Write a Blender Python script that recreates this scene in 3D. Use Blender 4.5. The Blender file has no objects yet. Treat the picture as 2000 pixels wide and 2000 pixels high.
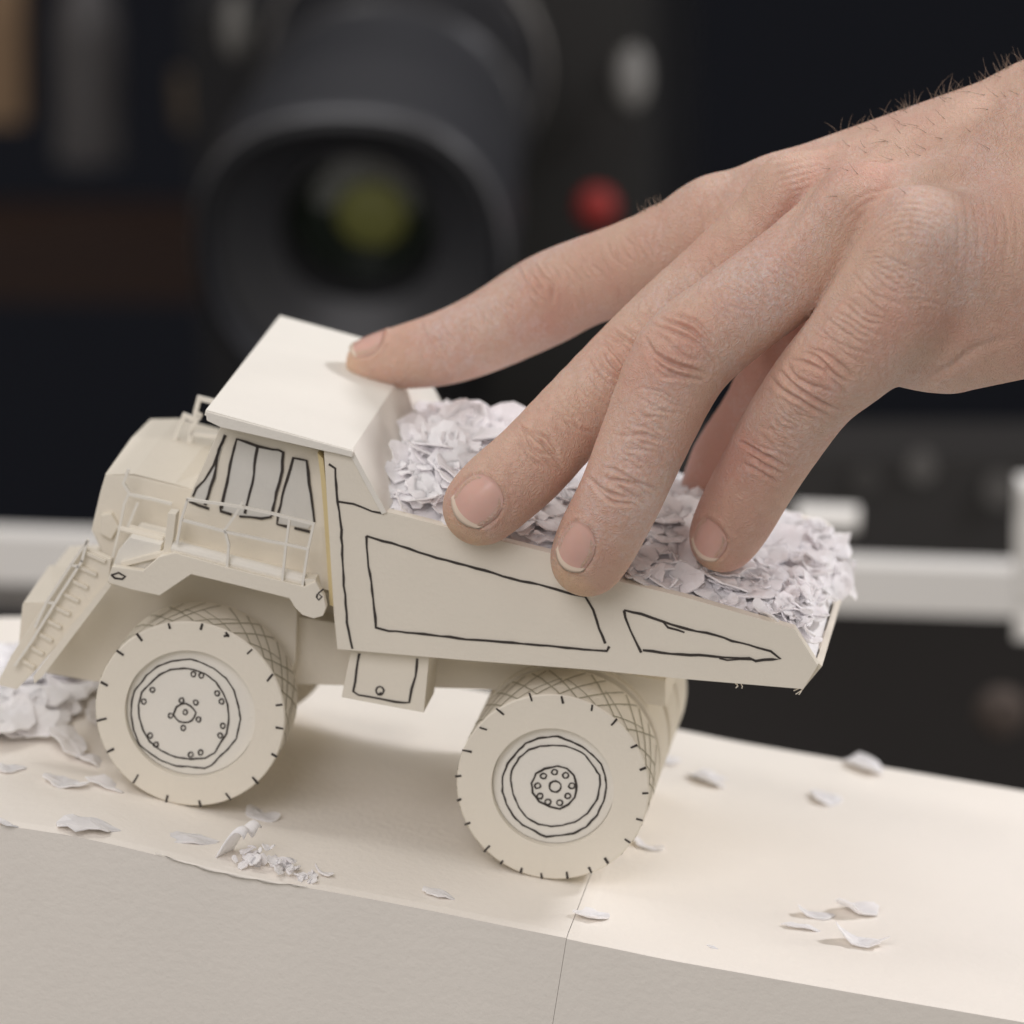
import bpy, math, random
import numpy as np
from mathutils import Vector, Matrix

# ------------------------------------------------------------------ camera, world, lights (1 unit = 10 cm)
SC = bpy.context.scene
COL = SC.collection
PITCH, YAW, TILT = math.radians(15), math.radians(7.8), math.radians(8.6)
KV = 1.32                                # depth of the model in units of its traced depth
FPX = 10960.0
DIST = 12.2
cam = bpy.data.cameras.new("camera"); camo = bpy.data.objects.new("camera", cam); COL.objects.link(camo)
camo.location = (0, -DIST*math.cos(PITCH), DIST*math.sin(PITCH))
camo.rotation_euler = (math.pi/2-PITCH, 0, 0)
cam.sensor_width = 36; cam.lens = 36*FPX/2000; cam.clip_start = .1; cam.clip_end = 500
cam.dof.use_dof = True; cam.dof.focus_distance = 12.13; cam.dof.aperture_fstop = 1.08
SC.camera = camo
vs = SC.view_settings
SC.display_settings.display_device = 'sRGB'
vs.view_transform = 'Standard'; vs.look = 'None'; vs.exposure = 0; vs.gamma = 1; vs.use_curve_mapping = False
SC.cycles.max_bounces = 10; SC.cycles.diffuse_bounces = 6
W = bpy.data.worlds.new("World"); SC.world = W; W.use_nodes = True
W.node_tree.nodes['Background'].inputs[0].default_value = (1.0, .94, .87, 1)
W.node_tree.nodes['Background'].inputs[1].default_value = .34

# truck frame: U = towards truck's tail (down the slope), V = away from the viewer, Wv = up off the slope
Vh = Vector((math.sin(YAW), math.cos(YAW), 0))
E = Vector((math.cos(YAW), -math.sin(YAW), 0)); Z = Vector((0, 0, 1))
Uh = E*math.cos(TILT)-Z*math.sin(TILT); Wh = E*math.sin(TILT)+Z*math.cos(TILT)
ROT = Matrix((Uh, Vh, Wh)).transposed()
C0 = Vector(camo.location); CX = Vector((1, 0, 0)); CF = Vector((0, math.cos(PITCH), -math.sin(PITCH))); CU = Vector((0, math.sin(PITCH), math.cos(PITCH)))

def ray(px, py):
    return CF+CX*((px-1000)/FPX)+CU*((1000-py)/FPX)
def WP(px, py, v):                      # world point of a traced pixel at depth v
    d = ray(px, py); t = (v*KV-C0.dot(Vh))/d.dot(Vh); return C0+d*t
def L(px, py, v):                       # the same in truck coordinates
    p = WP(px, py, v); return Vector((p.dot(Uh), p.dot(Vh)/KV, p.dot(Wh)))
def WD(px, py, D):                      # world point at camera depth D
    return C0+ray(px, py)*(D+3.2)
def toW(l): return Uh*l[0]+Vh*(l[1]*KV)+Wh*l[2]
def proj(p):
    q = p-C0; z = q.dot(CF); return (1000+FPX*q.dot(CX)/z, 1000-FPX*q.dot(CU)/z)

def area(name, loc, target, size, power, col, size_y=None):
    l = bpy.data.lights.new(name, 'AREA'); l.energy = power; l.color = col; l.size = size
    if size_y: l.shape = 'RECTANGLE'; l.size_y = size_y
    o = bpy.data.objects.new(name, l); COL.objects.link(o); o.location = loc
    o.rotation_euler = (Vector(target)-Vector(loc)).to_track_quat('-Z', 'Y').to_euler(); return o
tgt = Vector((0, .3, -.2))
kd = toW((.95, .42, 1.06)).normalized()
area('key_lamp', tgt+kd*11, tgt, 1.15, 620, (.97, .955, 1.0))
area('fill_lamp', tgt+Vector((-4, -11, 8.5)), tgt, 8, 800, (1.0, .955, .98))
area('top_lamp', tgt+Vector((-1.5, 6.5, 10)), tgt, 6.5, 240, (.96, .96, 1.0))
area('side_lamp', Vector((9, 3.2, -.1)), Vector((2.0, .3, -.1)), 2.0, 120, (1.0, .95, .88))
area('back_lamp', Vector((-5, .5, 9)), Vector((0, 6, -.3)), 2.2, 190, (1.0, .96, .92))

# ------------------------------------------------------------------ helpers
rnd = random.Random(7)
def mat(name, col, rough=.6, spec=.3, bump=0, bscale=60, var=0, vscale=8, metal=0, coat=0, fleck=0):
    m = bpy.data.materials.new(name); m.use_nodes = True
    nt = m.node_tree; n = nt.nodes; l = nt.links; b = n['Principled BSDF']
    b.inputs['Base Color'].default_value = (*col, 1); b.inputs['Roughness'].default_value = rough
    b.inputs['Specular IOR Level'].default_value = spec; b.inputs['Metallic'].default_value = metal
    b.inputs['Coat Weight'].default_value = coat
    tc = n.new('ShaderNodeTexCoord')
    if var:
        t = n.new('ShaderNodeTexNoise'); t.inputs['Scale'].default_value = vscale; t.inputs['Detail'].default_value = 5
        l.new(tc.outputs['Object'], t.inputs['Vector'])
        r = n.new('ShaderNodeValToRGB'); r.color_ramp.elements[0].position = .3; r.color_ramp.elements[1].position = .7
        r.color_ramp.elements[0].color = (*[c*(1-var) for c in col], 1); r.color_ramp.elements[1].color = (*[min(1, c*(1+var*.5)) for c in col], 1)
        l.new(t.outputs['Fac'], r.inputs['Fac']); l.new(r.outputs['Color'], b.inputs['Base Color'])
    if bump:
        t = n.new('ShaderNodeTexNoise'); t.inputs['Scale'].default_value = bscale; t.inputs['Detail'].default_value = 6; t.inputs['Roughness'].default_value = .65
        l.new(tc.outputs['Object'], t.inputs['Vector'])
        bp = n.new('ShaderNodeBump'); bp.inputs['Strength'].default_value = bump; bp.inputs['Distance'].default_value = .004
        l.new(t.outputs['Fac'], bp.inputs['Height']); l.new(bp.outputs['Normal'], b.inputs['Normal'])
    return m
CARD = mat('cream card', (.80, .748, .645), .7, .2, .35, 90, .02, 6)
CARDW = mat('white card', (.82, .79, .72), .7, .2, .35, 90, .02, 6)
BOARD = mat('block board', (.905, .858, .785), .65, .25, .55, 45, .022, 3)
PANE = mat('grey pane card', (.69, .675, .63), .7, .2, .3, 90, .03, 20)
INK = mat('black pen ink', (.055, .047, .042), .6, .2)
PENCIL = mat('faint pen line', (.40, .37, .28), .7, .2)
FLAKE = mat('white paper scrap', (.97, .95, .965), .55, .3, .3, 60)
fb = FLAKE.node_tree.nodes['Principled BSDF']; fb.inputs['Subsurface Weight'].default_value = .6; fb.inputs['Subsurface Scale'].default_value = .02; fb.inputs['Subsurface Radius'].default_value = (1, 1, 1)

def parent_is_world(p):
    return bool(p is not None and p.get('in_world'))
class MB:
    def __init__(s): s.v = []; s.f = []; s.m = []
    def add(s, vs_, fs, m=0):
        o = len(s.v); s.v += [tuple(x) for x in vs_]
        for f in fs: s.f.append([o+i for i in f]); s.m.append(m)
    def prism(s, poly, v0, v1, m=0):            # poly of (u,w), extruded from v0 to v1
        n = len(poly)
        a = sum(poly[i][0]*poly[(i+1) % n][1]-poly[(i+1) % n][0]*poly[i][1] for i in range(n))
        if a < 0: poly = poly[::-1]
        vs_ = [(p[0], v0, p[1]) for p in poly]+[(p[0], v1, p[1]) for p in poly]
        fs = [list(range(n)), list(range(2*n-1, n-1, -1))]+[[i, n+i, n+(i+1) % n, (i+1) % n] for i in range(n)]
        s.add(vs_, fs, m)
    def box(s, a, b, m=0):
        s.prism([(a[0], a[2]), (b[0], a[2]), (b[0], b[2]), (a[0], b[2])], a[1], b[1], m)
    def hull(s, A, B, m=0):                     # loft between two polygons (3D) of the same length
        n = len(A); s.add(list(A)+list(B), [list(range(n)), list(range(2*n-1, n-1, -1))]+[[i, n+i, n+(i+1) % n, (i+1) % n] for i in range(n)], m)
    def sheet(s, line, v0, v1, th, m=0):        # folded card strip through (u,w) line
        n = len(line); off = []
        for i in range(n):
            a = Vector(line[max(i-1, 0)]); b = Vector(line[min(i+1, n-1)]); d = (b-a).normalized(); off.append((-d.y*th, d.x*th))
        s.prism([tuple(p) for p in line]+[(line[i][0]-off[i][0], line[i][1]-off[i][1]) for i in range(n-1, -1, -1)], v0, v1, m)
    def tube(s, pts, r, m=0, seg=8, radii=None):
        pts = [Vector(p) for p in pts]; rings = []; o = len(s.v)
        for i, p in enumerate(pts):
            d = (pts[min(i+1, len(pts)-1)]-pts[max(i-1, 0)]).normalized()
            a = d.orthogonal().normalized() if i == 0 else (pa-d*pa.dot(d)).normalized()
            pa = a; b = d.cross(a); rr = radii[i] if radii else r
            for k in range(seg):
                t = 2*math.pi*k/seg; s.v.append(tuple(p+a*(math.cos(t)*rr)+b*(math.sin(t)*rr)))
        for i in range(len(pts)-1):
            for k in range(seg):
                s.f.append([o+i*seg+k, o+i*seg+(k+1) % seg, o+(i+1)*seg+(k+1) % seg, o+(i+1)*seg+k]); s.m.append(m)
        s.f.append([o+k for k in range(seg)][::-1]); s.m.append(m)
        s.f.append([o+(len(pts)-1)*seg+k for k in range(seg)]); s.m.append(m)
    def flatbar(s, pts, wd, th, m=0):           # thin cut card strip, lies in the u,w plane
        for q_, (a, b) in enumerate(zip(pts[:-1], pts[1:])):
            a = Vector(a)+Vector((0, -.0007*(q_ % 3), 0)); b = Vector(b)+Vector((0, -.0007*(q_ % 3), 0)); d = (b-a).normalized(); q = d.cross(Vector((0, 1, 0))).normalized()*wd/2
            a2 = a-d*wd*.4; b2 = b+d*wd*.4; t = Vector((0, th, 0))
            s.hull([a2-q, b2-q, b2+q, a2+q], [a2-q+t, b2-q+t, b2+q+t, a2+q+t], m)
    def stroke(s, pts, n, wd, m=1, wob=.0012, closed=False, step=.018):   # a hand-drawn pen line
        P = [Vector(p) for p in pts]
        if closed: P.append(P[0].copy())
        Q = []
        for a, b in zip(P[:-1], P[1:]):
            k = max(1, int((b-a).length/step))
            for i in range(k): Q.append(a.lerp(b, i/k))
        Q.append(P[-1]); n = Vector(n); L_, R_ = [], []
        for i, p in enumerate(Q):
            d = (Q[min(i+1, len(Q)-1)]-Q[max(i-1, 0)])
            if d.length < 1e-6: d = Vector((1, 0, 0))
            side = n.cross(d).normalized(); ww = wd*(.62+.45*rnd.random())/2
            j = side*(rnd.uniform(-wob, wob) if 0 < i < len(Q)-1 else 0)
            L_.append(p+j+side*ww+n*.0012); R_.append(p+j-side*ww+n*.0012)
        k = len(Q); s.add(L_+R_, [[i, i+1, k+i+1, k+i] for i in range(k-1)], m)
    def grid(s, fn, nu, nv, m=0, wrap=False):
        o = len(s.v)
        for i in range(nu+1):
            for j in range(nv+1): s.v.append(tuple(fn(i/nu, j/nv)))
        for i in range(nu):
            for j in range(nv):
                a = o+i*(nv+1)+j; s.f.append([a, a+nv+1, a+nv+2, a+1]); s.m.append(m)
    def lathe(s, prof, c, ax, seg=48, m=0, arc=(0, 1)):     # prof = (radius, distance along ax)
        ax = Vector(ax).normalized(); a = ax.orthogonal().normalized(); b = ax.cross(a); c = Vector(c); o = len(s.v)
        for (r, h) in prof:
            for k in range(seg):
                t = 2*math.pi*k/seg; s.v.append(tuple(c+ax*h+a*(r*math.cos(t))+b*(r*math.sin(t))))
        for i in range(len(prof)-1):
            for k in range(seg):
                s.f.append([o+i*seg+k, o+i*seg+(k+1) % seg, o+(i+1)*seg+(k+1) % seg, o+(i+1)*seg+k]); s.m.append(m)
    def build(s, name, mats, parent=None, base=(0, 0, 0), bevel=0, smooth=False, world=False):
        me = bpy.data.meshes.new(name); base = Vector(base)
        if world or parent_is_world(parent): k_ = 1
        else: k_ = KV
        me.from_pydata([((v[0]-base.x), (v[1]-base.y)*k_, (v[2]-base.z)) for v in s.v], [], s.f)
        for m in (mats if isinstance(mats, (list, tuple)) else [mats]): me.materials.append(m)
        me.polygons.foreach_set('material_index', s.m)
        if smooth: me.polygons.foreach_set('use_smooth', [True]*len(s.f))
        me.update()
        o = bpy.data.objects.new(name, me); COL.objects.link(o)
        if parent: o.parent = parent
        elif world: o.location = base
        else:
            o.location = toW(base); o.rotation_euler = ROT.to_euler()
        if bevel:
            b = o.modifiers.new('bevel', 'BEVEL'); b.width = bevel; b.segments = 2; b.limit_method = 'ANGLE'; b.angle_limit = math.radians(40)
        return o
def tag(o, label=None, cat=None, group=None, kind=None):
    if label: o['label'] = label
    if cat: o['category'] = cat
    if group: o['group'] = group
    if kind: o['kind'] = kind
    return o
def empty(name, base, world=False):
    o = bpy.data.objects.new(name, None); COL.objects.link(o); o.empty_display_size = .1
    if world: o.location = base; o['in_world'] = 1
    else: o.location = toW(base); o.rotation_euler = ROT.to_euler()
    return o
def UW(pts, v): return [(L(x, y, v)[0], L(x, y, v)[2]) for x, y in pts]
def LL(pts, v): return [L(x, y, v) for x, y in pts]

# ------------------------------------------------------------------ ground: two long card blocks
VF, VB = -.25, .95
EDGE1 = [(-700, 1660), (-450, 1628), (-250, 1620), (-100, 1623), (0, 1630), (138, 1646), (225, 1662), (312, 1680), (420, 1703), (543, 1725), (700, 1747), (850, 1771), (1000, 1797), (1109, 1815)]
EDGE2 = [(1113, 1818), (1200, 1832), (1300, 1850), (1554, 1887), (1785, 1920), (2000, 1950), (2300, 1993), (2900, 2085)]
G1 = UW(EDGE1, VF); G2 = UW(EDGE2, VF)
GU = [p[0] for p in G1+G2]; GW = [p[1] for p in G1+G2]
def ground(u): return float(np.interp(u, GU, GW))
def settle(cs, r):                      # tilt and drop the blocks so that both wheels stand on them
    dd = []
    for c in cs: dd.append(min(c[2]-math.sqrt(max(0, r*r-(x*x)))-ground(c[0]+x) for x in np.linspace(-.12, .12, 49)))
    a, b_ = cs[0][0], cs[1][0]; print('wheel gap', dd)
    for i, u in enumerate(GU): GW[i] += dd[0]+(dd[1]-dd[0])*(u-a)/(b_-a)
settle([L(371, 1395, 0), L(1079, 1538, 0)], .2135)
G1 = [(u, w) for u, w in zip(GU, GW)][:len(G1)]; G2 = [(u, w) for u, w in zip(GU, GW)][len(G1):]
def ghit(px, py):
    for i in range(800):
        v = VF+.002*i; p = L(px, py, v)
        if p[2] <= ground(p[0]): return p
    return p
def ground_block(line, seam_l, seam_r, label):
    b = MB(); lo = -2.9
    us = [p[0] for p in line]
    fine = np.linspace(us[0], us[-1], 90); nv = 60
    # smooth profile
    def gw(u): return (ground(u-.03 if u-.03 > us[0] else us[0])+ground(u)+ground(u+.03 if u+.03 < us[-1] else us[-1]))/3
    def topf(i, j):
        u = us[0]+(us[-1]-us[0])*i; v = VF+(VB-VF)*j
        edge = min(j, 1-j); z = gw(u)
        if edge < .008: z -= .004
        return (u, v, z-.0015*math.sin(u*9+v*7)*min(1, edge*10))
    b.grid(topf, 160, 60)
    n = 161
    vs_ = []; 
    for i in range(n):
        u, v, z = topf(i/160, 0); vs_.append((u, VF, z)); vs_.append((u, VF, lo))
        u, v, z = topf(i/160, 1); vs_.append((u, VB, z)); vs_.append((u, VB, lo))
    fs = []
    for i in range(n-1):
        a = 4*i; c = 4*(i+1); fs.append([a, a+1, c+1, c]); fs.append([a+2, c+2, c+3, a+3]); fs.append([a+1, a+3, c+3, c+1])
    for a in (0, 4*(n-1)):
        fs.append([a, a+2, a+3, a+1] if a == 0 else [a, a+1, a+3, a+2])
    b.add(vs_, fs)
    o = b.build('ground', BOARD, base=(us[0], VF, lo)); tag(o, label, kind='structure'); return o
ground_block(G1, 0, 0, 'long cream card block under the truck, left of the seam')
G2s = [(G1[-1][0]+.0009, G1[-1][1]-.001)]+G2[1:]
ground_block(G2s, 0, 0, 'cream card block right of the seam, sloping down to the right')

# ------------------------------------------------------------------ the paper dump truck
R = .2135
cf = L(371, 1395, 0); cr = L(1079, 1538, 0)
base = Vector(((cf[0]+cr[0])/2, .34, ground((cf[0]+cr[0])/2)))
truck = empty('dump_truck', base)
tag(truck, 'white card model of a mining dump truck with pen-drawn details, loaded with paper scraps', 'model truck')
N = (0, -1, 0)
def part(mb, name, mats=None, parent=truck, bevel=.0015, smooth=False, label=None):
    o = mb.build(name, mats or [CARD, INK, PENCIL], parent, base, bevel, smooth)
    if label: o['label'] = label
    return o

# --- wheels
def wheel(c, v0, v1, near, style, outer=True):
    c = Vector(c); mb = MB(); hubr = .136 if style == 'rear' else .147
    dep = .016 if near else 0
    prof = [(hubr, v0+dep), (hubr, v0), (R-.003, v0), (R, v0+.003), (R, v1-.003), (R-.003, v1), (.01, v1)] if near else [(.001, v0), (R-.003, v0), (R, v0+.003), (R, v1-.003), (R-.003, v1), (.001, v1)]
    cc = Vector((c[0], 0, c[2]))
    mb.lathe(prof, cc, (0, 1, 0), 96)
    if near:
        # ticks round the sidewall, traced
        ticks = TICKS[style]
        for (x, y, x2, y2) in ticks:
            mb.stroke([L(x, y, v0), L(x2, y2, v0)], N, .0058, 1, .0004, step=.01)
    if outer:    # criss-cross tread lines
        wd = v1-v0; nz = 30; hw = .0022
        for k in range(nz):
            for sgn in (1, -1):
                a0 = 2*math.pi*(k+rnd.uniform(-.12, .12))/nz; da = sgn*2*math.pi/nz*1.9
                va, vb = v0+.004, v1-.012
                if rnd.random() < .3: vb = v0+wd*.6
                pts = []
                for q in range(9):
                    t = q/8; a = a0+da*t+rnd.uniform(-.006, .006); v = va+(vb-va)*t
                    pts.append((a, v))
                A = [(cc[0]+(R+.0012)*math.cos(a-hw/R), v, cc[2]+(R+.0012)*math.sin(a-hw/R)) for a, v in pts]
                B = [(cc[0]+(R+.0012)*math.cos(a+hw/R), v, cc[2]+(R+.0012)*math.sin(a+hw/R)) for a, v in pts]
                mb.add(A+B, [[i, i+1, 10+i, 9+i] for i in range(8)], 2)
    w = empty_part = bpy.data.objects.new('wheel', None); COL.objects.link(w); w.parent = truck; w.location = Vector((c[0]-base.x, (v0-base.y)*KV, c[2]-base.z))
    ty = mb.build('tyre', [CARD, INK, PENCIL], w, (c[0], v0, c[2]), 0, False)
    if near:
        hb = MB(); hb.lathe([(.0005, v0+dep), (hubr-.001, v0+dep), (hubr-.001, v0+dep+.01)], cc, (0, 1, 0), 96)
        for pts, closed, wd in HUB[style]:
            hb.stroke([L(x, y, v0+dep) for x, y in pts], N, wd, 1, .0006, closed, .009)
        hb.build('rim', [CARDW, INK], w, (c[0], v0, c[2]))
    return w
def r4(l): return [(100+x/3.22, 1100+y/3.22) for x, y in l]
def r5(l): return [(800+x/3.22, 1200+y/3.22) for x, y in l]
def circ(x, y, rx, ry=None, n=14, f=r4):
    ry = ry or rx; p = rnd.random()
    return f([(x+rx*(1+rnd.uniform(-.07, .07))*math.cos(2*math.pi*i/n+p), y+ry*(1+rnd.uniform(-.07, .07))*math.sin(2*math.pi*i/n+p)) for i in range(n)])
def t4(l, f=r4): return [(*f([(a, b)])[0], *f([(c, d)])[0]) for a, b, c, d in l]
TICKS = {'front': t4([(738, 375, 748, 412), (952, 378, 940, 418), (1098, 432, 1118, 462), (1120, 452, 1085, 458), (1265, 540, 1232, 570), (1395, 695, 1358, 742), (1412, 893, 1455, 888), (1412, 1032, 1462, 1040), (1385, 1197, 1422, 1217), (1265, 1343, 1302, 1387), (1098, 1445, 1130, 1488), (930, 1490, 942, 1532), (733, 1458, 720, 1512), (548, 1328, 516, 1382), (396, 1166, 350, 1188), (350, 975, 285, 992), (312, 745, 356, 770), (412, 548, 456, 578), (537, 440, 573, 488)]),
         'rear': t4([(753, 492, 770, 545), (955, 512, 966, 560), (1150, 566, 1144, 606), (1305, 655, 1268, 697), (1433, 820, 1390, 838), (1488, 962, 1447, 978), (1503, 1122, 1463, 1125), (1425, 1284, 1467, 1295), (1353, 1412, 1390, 1436), (1227, 1530, 1250, 1566), (1127, 1588, 1145, 1626), (988, 1617, 994, 1662), (827, 1625, 833, 1660), (707, 1592, 698, 1626), (588, 1547, 570, 1570), (505, 1453, 468, 1493), (382, 1308, 346, 1322), (326, 1160, 298, 1170), (326, 1014, 286, 1018), (330, 852, 392, 864), (440, 710, 487, 725), (545, 590, 594, 630)], r5)}
HUB = {'front': [(r4([(875, 602), (940, 622), (1020, 660), (1100, 722), (1150, 800), (1180, 900), (1190, 980), (1165, 1100), (1110, 1170), (1050, 1225), (1010, 1270), (965, 1290), (860, 1277), (790, 1275), (700, 1245), (630, 1200), (555, 1140), (520, 1050), (503, 950), (508, 860), (525, 800), (560, 760), (600, 705), (670, 648), (760, 615)]), True, .0042),
                 (r4([(830, 660), (900, 668), (970, 695), (1035, 745), (1085, 820), (1110, 890), (1117, 980), (1105, 1070), (1065, 1130), (1030, 1190), (970, 1225), (880, 1230), (780, 1218), (690, 1178), (620, 1120), (580, 1050), (555, 970), (548, 890), (570, 810), (610, 770), (680, 700), (750, 670)]), True, .0046),
                 (circ(840, 945, 68, 60), True, .0046), (circ(843, 936, 14, 16, 8), True, .004)]
       + [(circ(x, y, 15, 16, 8), True, .0042) for x, y in [(820, 862), (910, 875), (752, 957), (926, 982), (831, 1034), (895, 697), (945, 705), (1045, 818), (1072, 868), (1080, 1022), (1063, 1082), (940, 1190), (878, 1203), (660, 1140), (623, 1082), (583, 870), (637, 795)]],
       'rear': [(r5([(930, 765), (1010, 795), (1085, 830), (1150, 882), (1205, 940), (1230, 1010), (1238, 1090), (1222, 1170), (1180, 1260), (1110, 1335), (1030, 1378), (950, 1388), (860, 1397), (820, 1382), (790, 1360), (710, 1322), (650, 1265), (610, 1190), (583, 1110), (585, 1020), (615, 940), (670, 870), (730, 810), (810, 777)]), True, .005),
                (r5([(900, 822), (980, 826), (1050, 850), (1105, 882), (1150, 945), (1195, 1010), (1198, 1070), (1180, 1160), (1120, 1250), (1040, 1305), (960, 1325), (890, 1333), (810, 1318), (740, 1280), (690, 1215), (650, 1130), (635, 1040), (642, 980), (690, 900), (750, 850), (820, 828)]), True, .0045),
                (r5([(930, 952), (990, 968), (1035, 1010), (1052, 1080), (1040, 1150), (1000, 1195), (945, 1222), (880, 1208), (815, 1175), (775, 1120), (768, 1060), (795, 1000), (850, 968)]), True, .0052), (circ(915, 1082, 38, 34, 12, r5), True, .0048)]
       + [(circ(x, y, 19, 17, 9, r5), True, .0045) for x, y in [(912, 990), (982, 1012), (1020, 1077), (996, 1140), (944, 1183), (870, 1178), (820, 1141), (805, 1077), (842, 1015)]]}
def place(c): return Vector((c[0], 0, ground(c[0])+R*1.0))
cfp, crp = Vector(cf), Vector(cr)
wheel(cfp, 0, .125, True, 'front')
wheel(cfp, .50, .625, False, 'front', False)
wheel(crp, 0, .155, True, 'rear')
wheel(crp, .185, .30, False, 'rear', False)
wheel(crp, .34, .45, False, 'rear', False)
wheel(crp, .475, .60, False, 'rear', False)
# axles
m = MB(); m.tube([(cf[0], .1, cf[2]), (cf[0], .52, cf[2])], .03); part(m, 'axle')
m = MB(); m.tube([(cr[0], .1, cr[2]), (cr[0], .52, cr[2])], .04); part(m, 'axle')

# --- dump body
def r1(l): return [(x/2.76, 600+y/2.76) for x, y in l]
def r2(l): return [(600+x/2.76, 600+y/2.76) for x, y in l]
def r3(l): return [(1150+x/3.22, 900+y/3.22) for x, y in l]
VN, VFAR = .02, .70
side = [(632, 872), (690, 886), (722, 940), (754, 999), (860, 1026), (1085, 1083), (1218, 1137), (1343, 1168), (1551, 1228), (1597, 1300), (1569, 1346), (1321, 1325), (1150, 1308), (900, 1289), (659, 1268), (652, 1200), (640, 1000)]
m = MB(); m.prism(UW(side, VN), VN, VN+.024)
def ln(l, wd=.0055, mb=None, v=None, closed=False):
    mb.stroke([L(x, y, VN if v is None else v) for x, y in l], N, wd, 1, .0011, closed)
ln(r1([(1773, 845), (1808, 868), (1815, 1000), (1840, 1200), (1855, 1500), (1872, 1700), (1900, 1840)]), .0058, m)
ln(r2([(168, 1047), (250, 1057), (290, 1075), (350, 1098), (412, 1111)]), .006, m)
ln(r2([(320, 1232), (500, 1285), (700, 1350), (910, 1405), (1150, 1475), (1250, 1494), (1345, 1520), (1420, 1546), (1500, 1560), (1540, 1630), (1560, 1690), (1607, 1812)]), .0062, m)
ln(r2([(320, 1232), (325, 1350), (345, 1480), (360, 1620), (372, 1725), (440, 1745), (580, 1755), (860, 1788), (1060, 1803), (1300, 1825), (1490, 1846), (1615, 1850), (1628, 1827)]), .0062, m)
ln(r3([(222, 937), (330, 962), (470, 1012), (620, 1055), (800, 1097), (900, 1130), (1060, 1172), (1145, 1195), (1208, 1245), (1100, 1252), (1050, 1255), (1010, 1242), (850, 1235), (640, 1218), (520, 1214), (340, 1190)]), .0062, m)
ln(r3([(222, 940), (230, 985), (262, 1060), (290, 1130), (330, 1205)]), .0062, m)
ln(r3([(470, 1015), (500, 1045), (560, 1066), (602, 1078)]), .005, m)
ln(r3([(820, 1240), (870, 1250), (950, 1247), (1040, 1252), (1052, 1266)]), .004, m)
for (x, y, dx, dy) in ((1568, 1346, -14, 10), (1566, 1345, -6, 12), (1440, 1336, -3, 8), (1436, 1335, 5, 7), (1447, 1336, 2, 9), (1560, 1345, -10, 4)):
    a_, c_ = L(x, y, VN+.01), L(x+dx, y+dy, VN+.005); m.tube([a_, a_.lerp(c_, .5)+Vector((.002, 0, .001)), c_], .0012, seg=5)
part(m, 'side_panel')
m = MB(); m.prism(UW(side, VN), VFAR-.024, VFAR); part(m, 'side_panel')
sd = {i: p for i, p in enumerate(UW(side, VN))}
th = .016
m = MB()   # floor with turned-up lip and sloping front
flo = UW([(664, 1262), (1150, 1302), (1566, 1340), (1592, 1301)], VN)
m.sheet(flo[::-1], VN+.0245, VFAR-.0245, -th); part(m, 'bed_floor')
m = MB(); m.sheet(UW([(637, 900), (656, 1200), (662, 1250)], VN), VN+.0245, VFAR-.0245, -th); part(m, 'headboard')
# canopy: flat roof over the cab, then the slope down into the bed
m = MB()
can = UW([(404, 797), (690, 876)], VN)
m.sheet(can, VN-.010, VFAR+.01, .014)
can0 = UW([(404, 800), (690, 878)], VN)
m.prism(UW([(402, 803), (690, 881), (688, 893), (660, 886), (632, 880), (431, 834), (404, 821)], VN-.01), VN-.012, VN+.008)   # turned-down lip
part(m, 'canopy', [CARDW, INK, PENCIL])
m = MB(); sl = UW([(690, 877), (722, 938), (756, 1000)], VN)
m.sheet(sl, VN-.004, VFAR+.004, .012); part(m, 'canopy_slope', [CARDW, INK, PENCIL])
# --- frame rail, tank, chassis
m = MB(); m.prism(UW([(560, 1200), (700, 1225), (940, 1262), (1300, 1330), (1300, 1380), (940, 1346), (760, 1341), (560, 1336)], .2), .2, .44); part(m, 'frame_rail')
m = MB(); m.prism(UW([(500, 1130), (665, 1160), (668, 1262), (600, 1250), (560, 1246)], .25), .25, .45); part(m, 'bulkhead')
m = MB(); m.prism(UW([(687, 1262), (839, 1276), (828, 1392), (667, 1362)], .045), .045, .16)
m.stroke(LL([(702, 1276), (697, 1310), (690, 1350), (700, 1357), (740, 1364), (790, 1373), (800, 1372), (804, 1345), (811, 1320), (815, 1286)], .045), N, .006, 1)
m.stroke(LL(circ(742, 1349, 8, 8, 9, lambda l: l), .045), N, .005, 1, .0003, True, .006)
m.stroke(LL([(737, 1357), (745, 1352)], .045), N, .004, 1, .0003)
part(m, 'tank')
m = MB(); m.prism(UW([(205, 1135), (330, 1110), (560, 1150), (580, 1195), (577, 1290), (560, 1345), (380, 1338), (182, 1331), (72, 1311), (110, 1260)], .17), .17, .50); part(m, 'chassis')
# --- hood (nose)
m = MB()
A = [(196, 959), (206, 926), (261, 928), (341, 947), (385, 957), (385, 1080), (215, 1110), (178, 1035)]
NV = .13
a3 = UW(A, NV)
m.prism(a3, NV, .52)
part(m, 'hood', bevel=.004)
m = MB()   # raised bevelled hood top
lo3 = LL([(205, 927), (261, 926), (341, 946), (385, 958)], NV)
hi = []
for q in LL([(205, 927), (261, 926), (341, 946), (385, 958)], NV): hi.append(q)
tb = LL([(257, 855), (312, 857), (395, 874), (440, 900)], .34)
bk = [Vector((p[0], .52, p[2])) for p in lo3]
rows = [lo3, tb, bk]
o = len(m.v)
for r_ in rows: m.v += [tuple(x) for x in r_]
for i in range(2):
    for j in range(3): m.f.append([o+i*4+j, o+i*4+j+1, o+(i+1)*4+j+1, o+(i+1)*4+j]); m.m.append(0)
m.f.append([o, o+4, o+8]); m.m.append(0)
m.f.append([o+3, o+11, o+7]); m.m.append(0)
part(m, 'hood_top', bevel=0)
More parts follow.
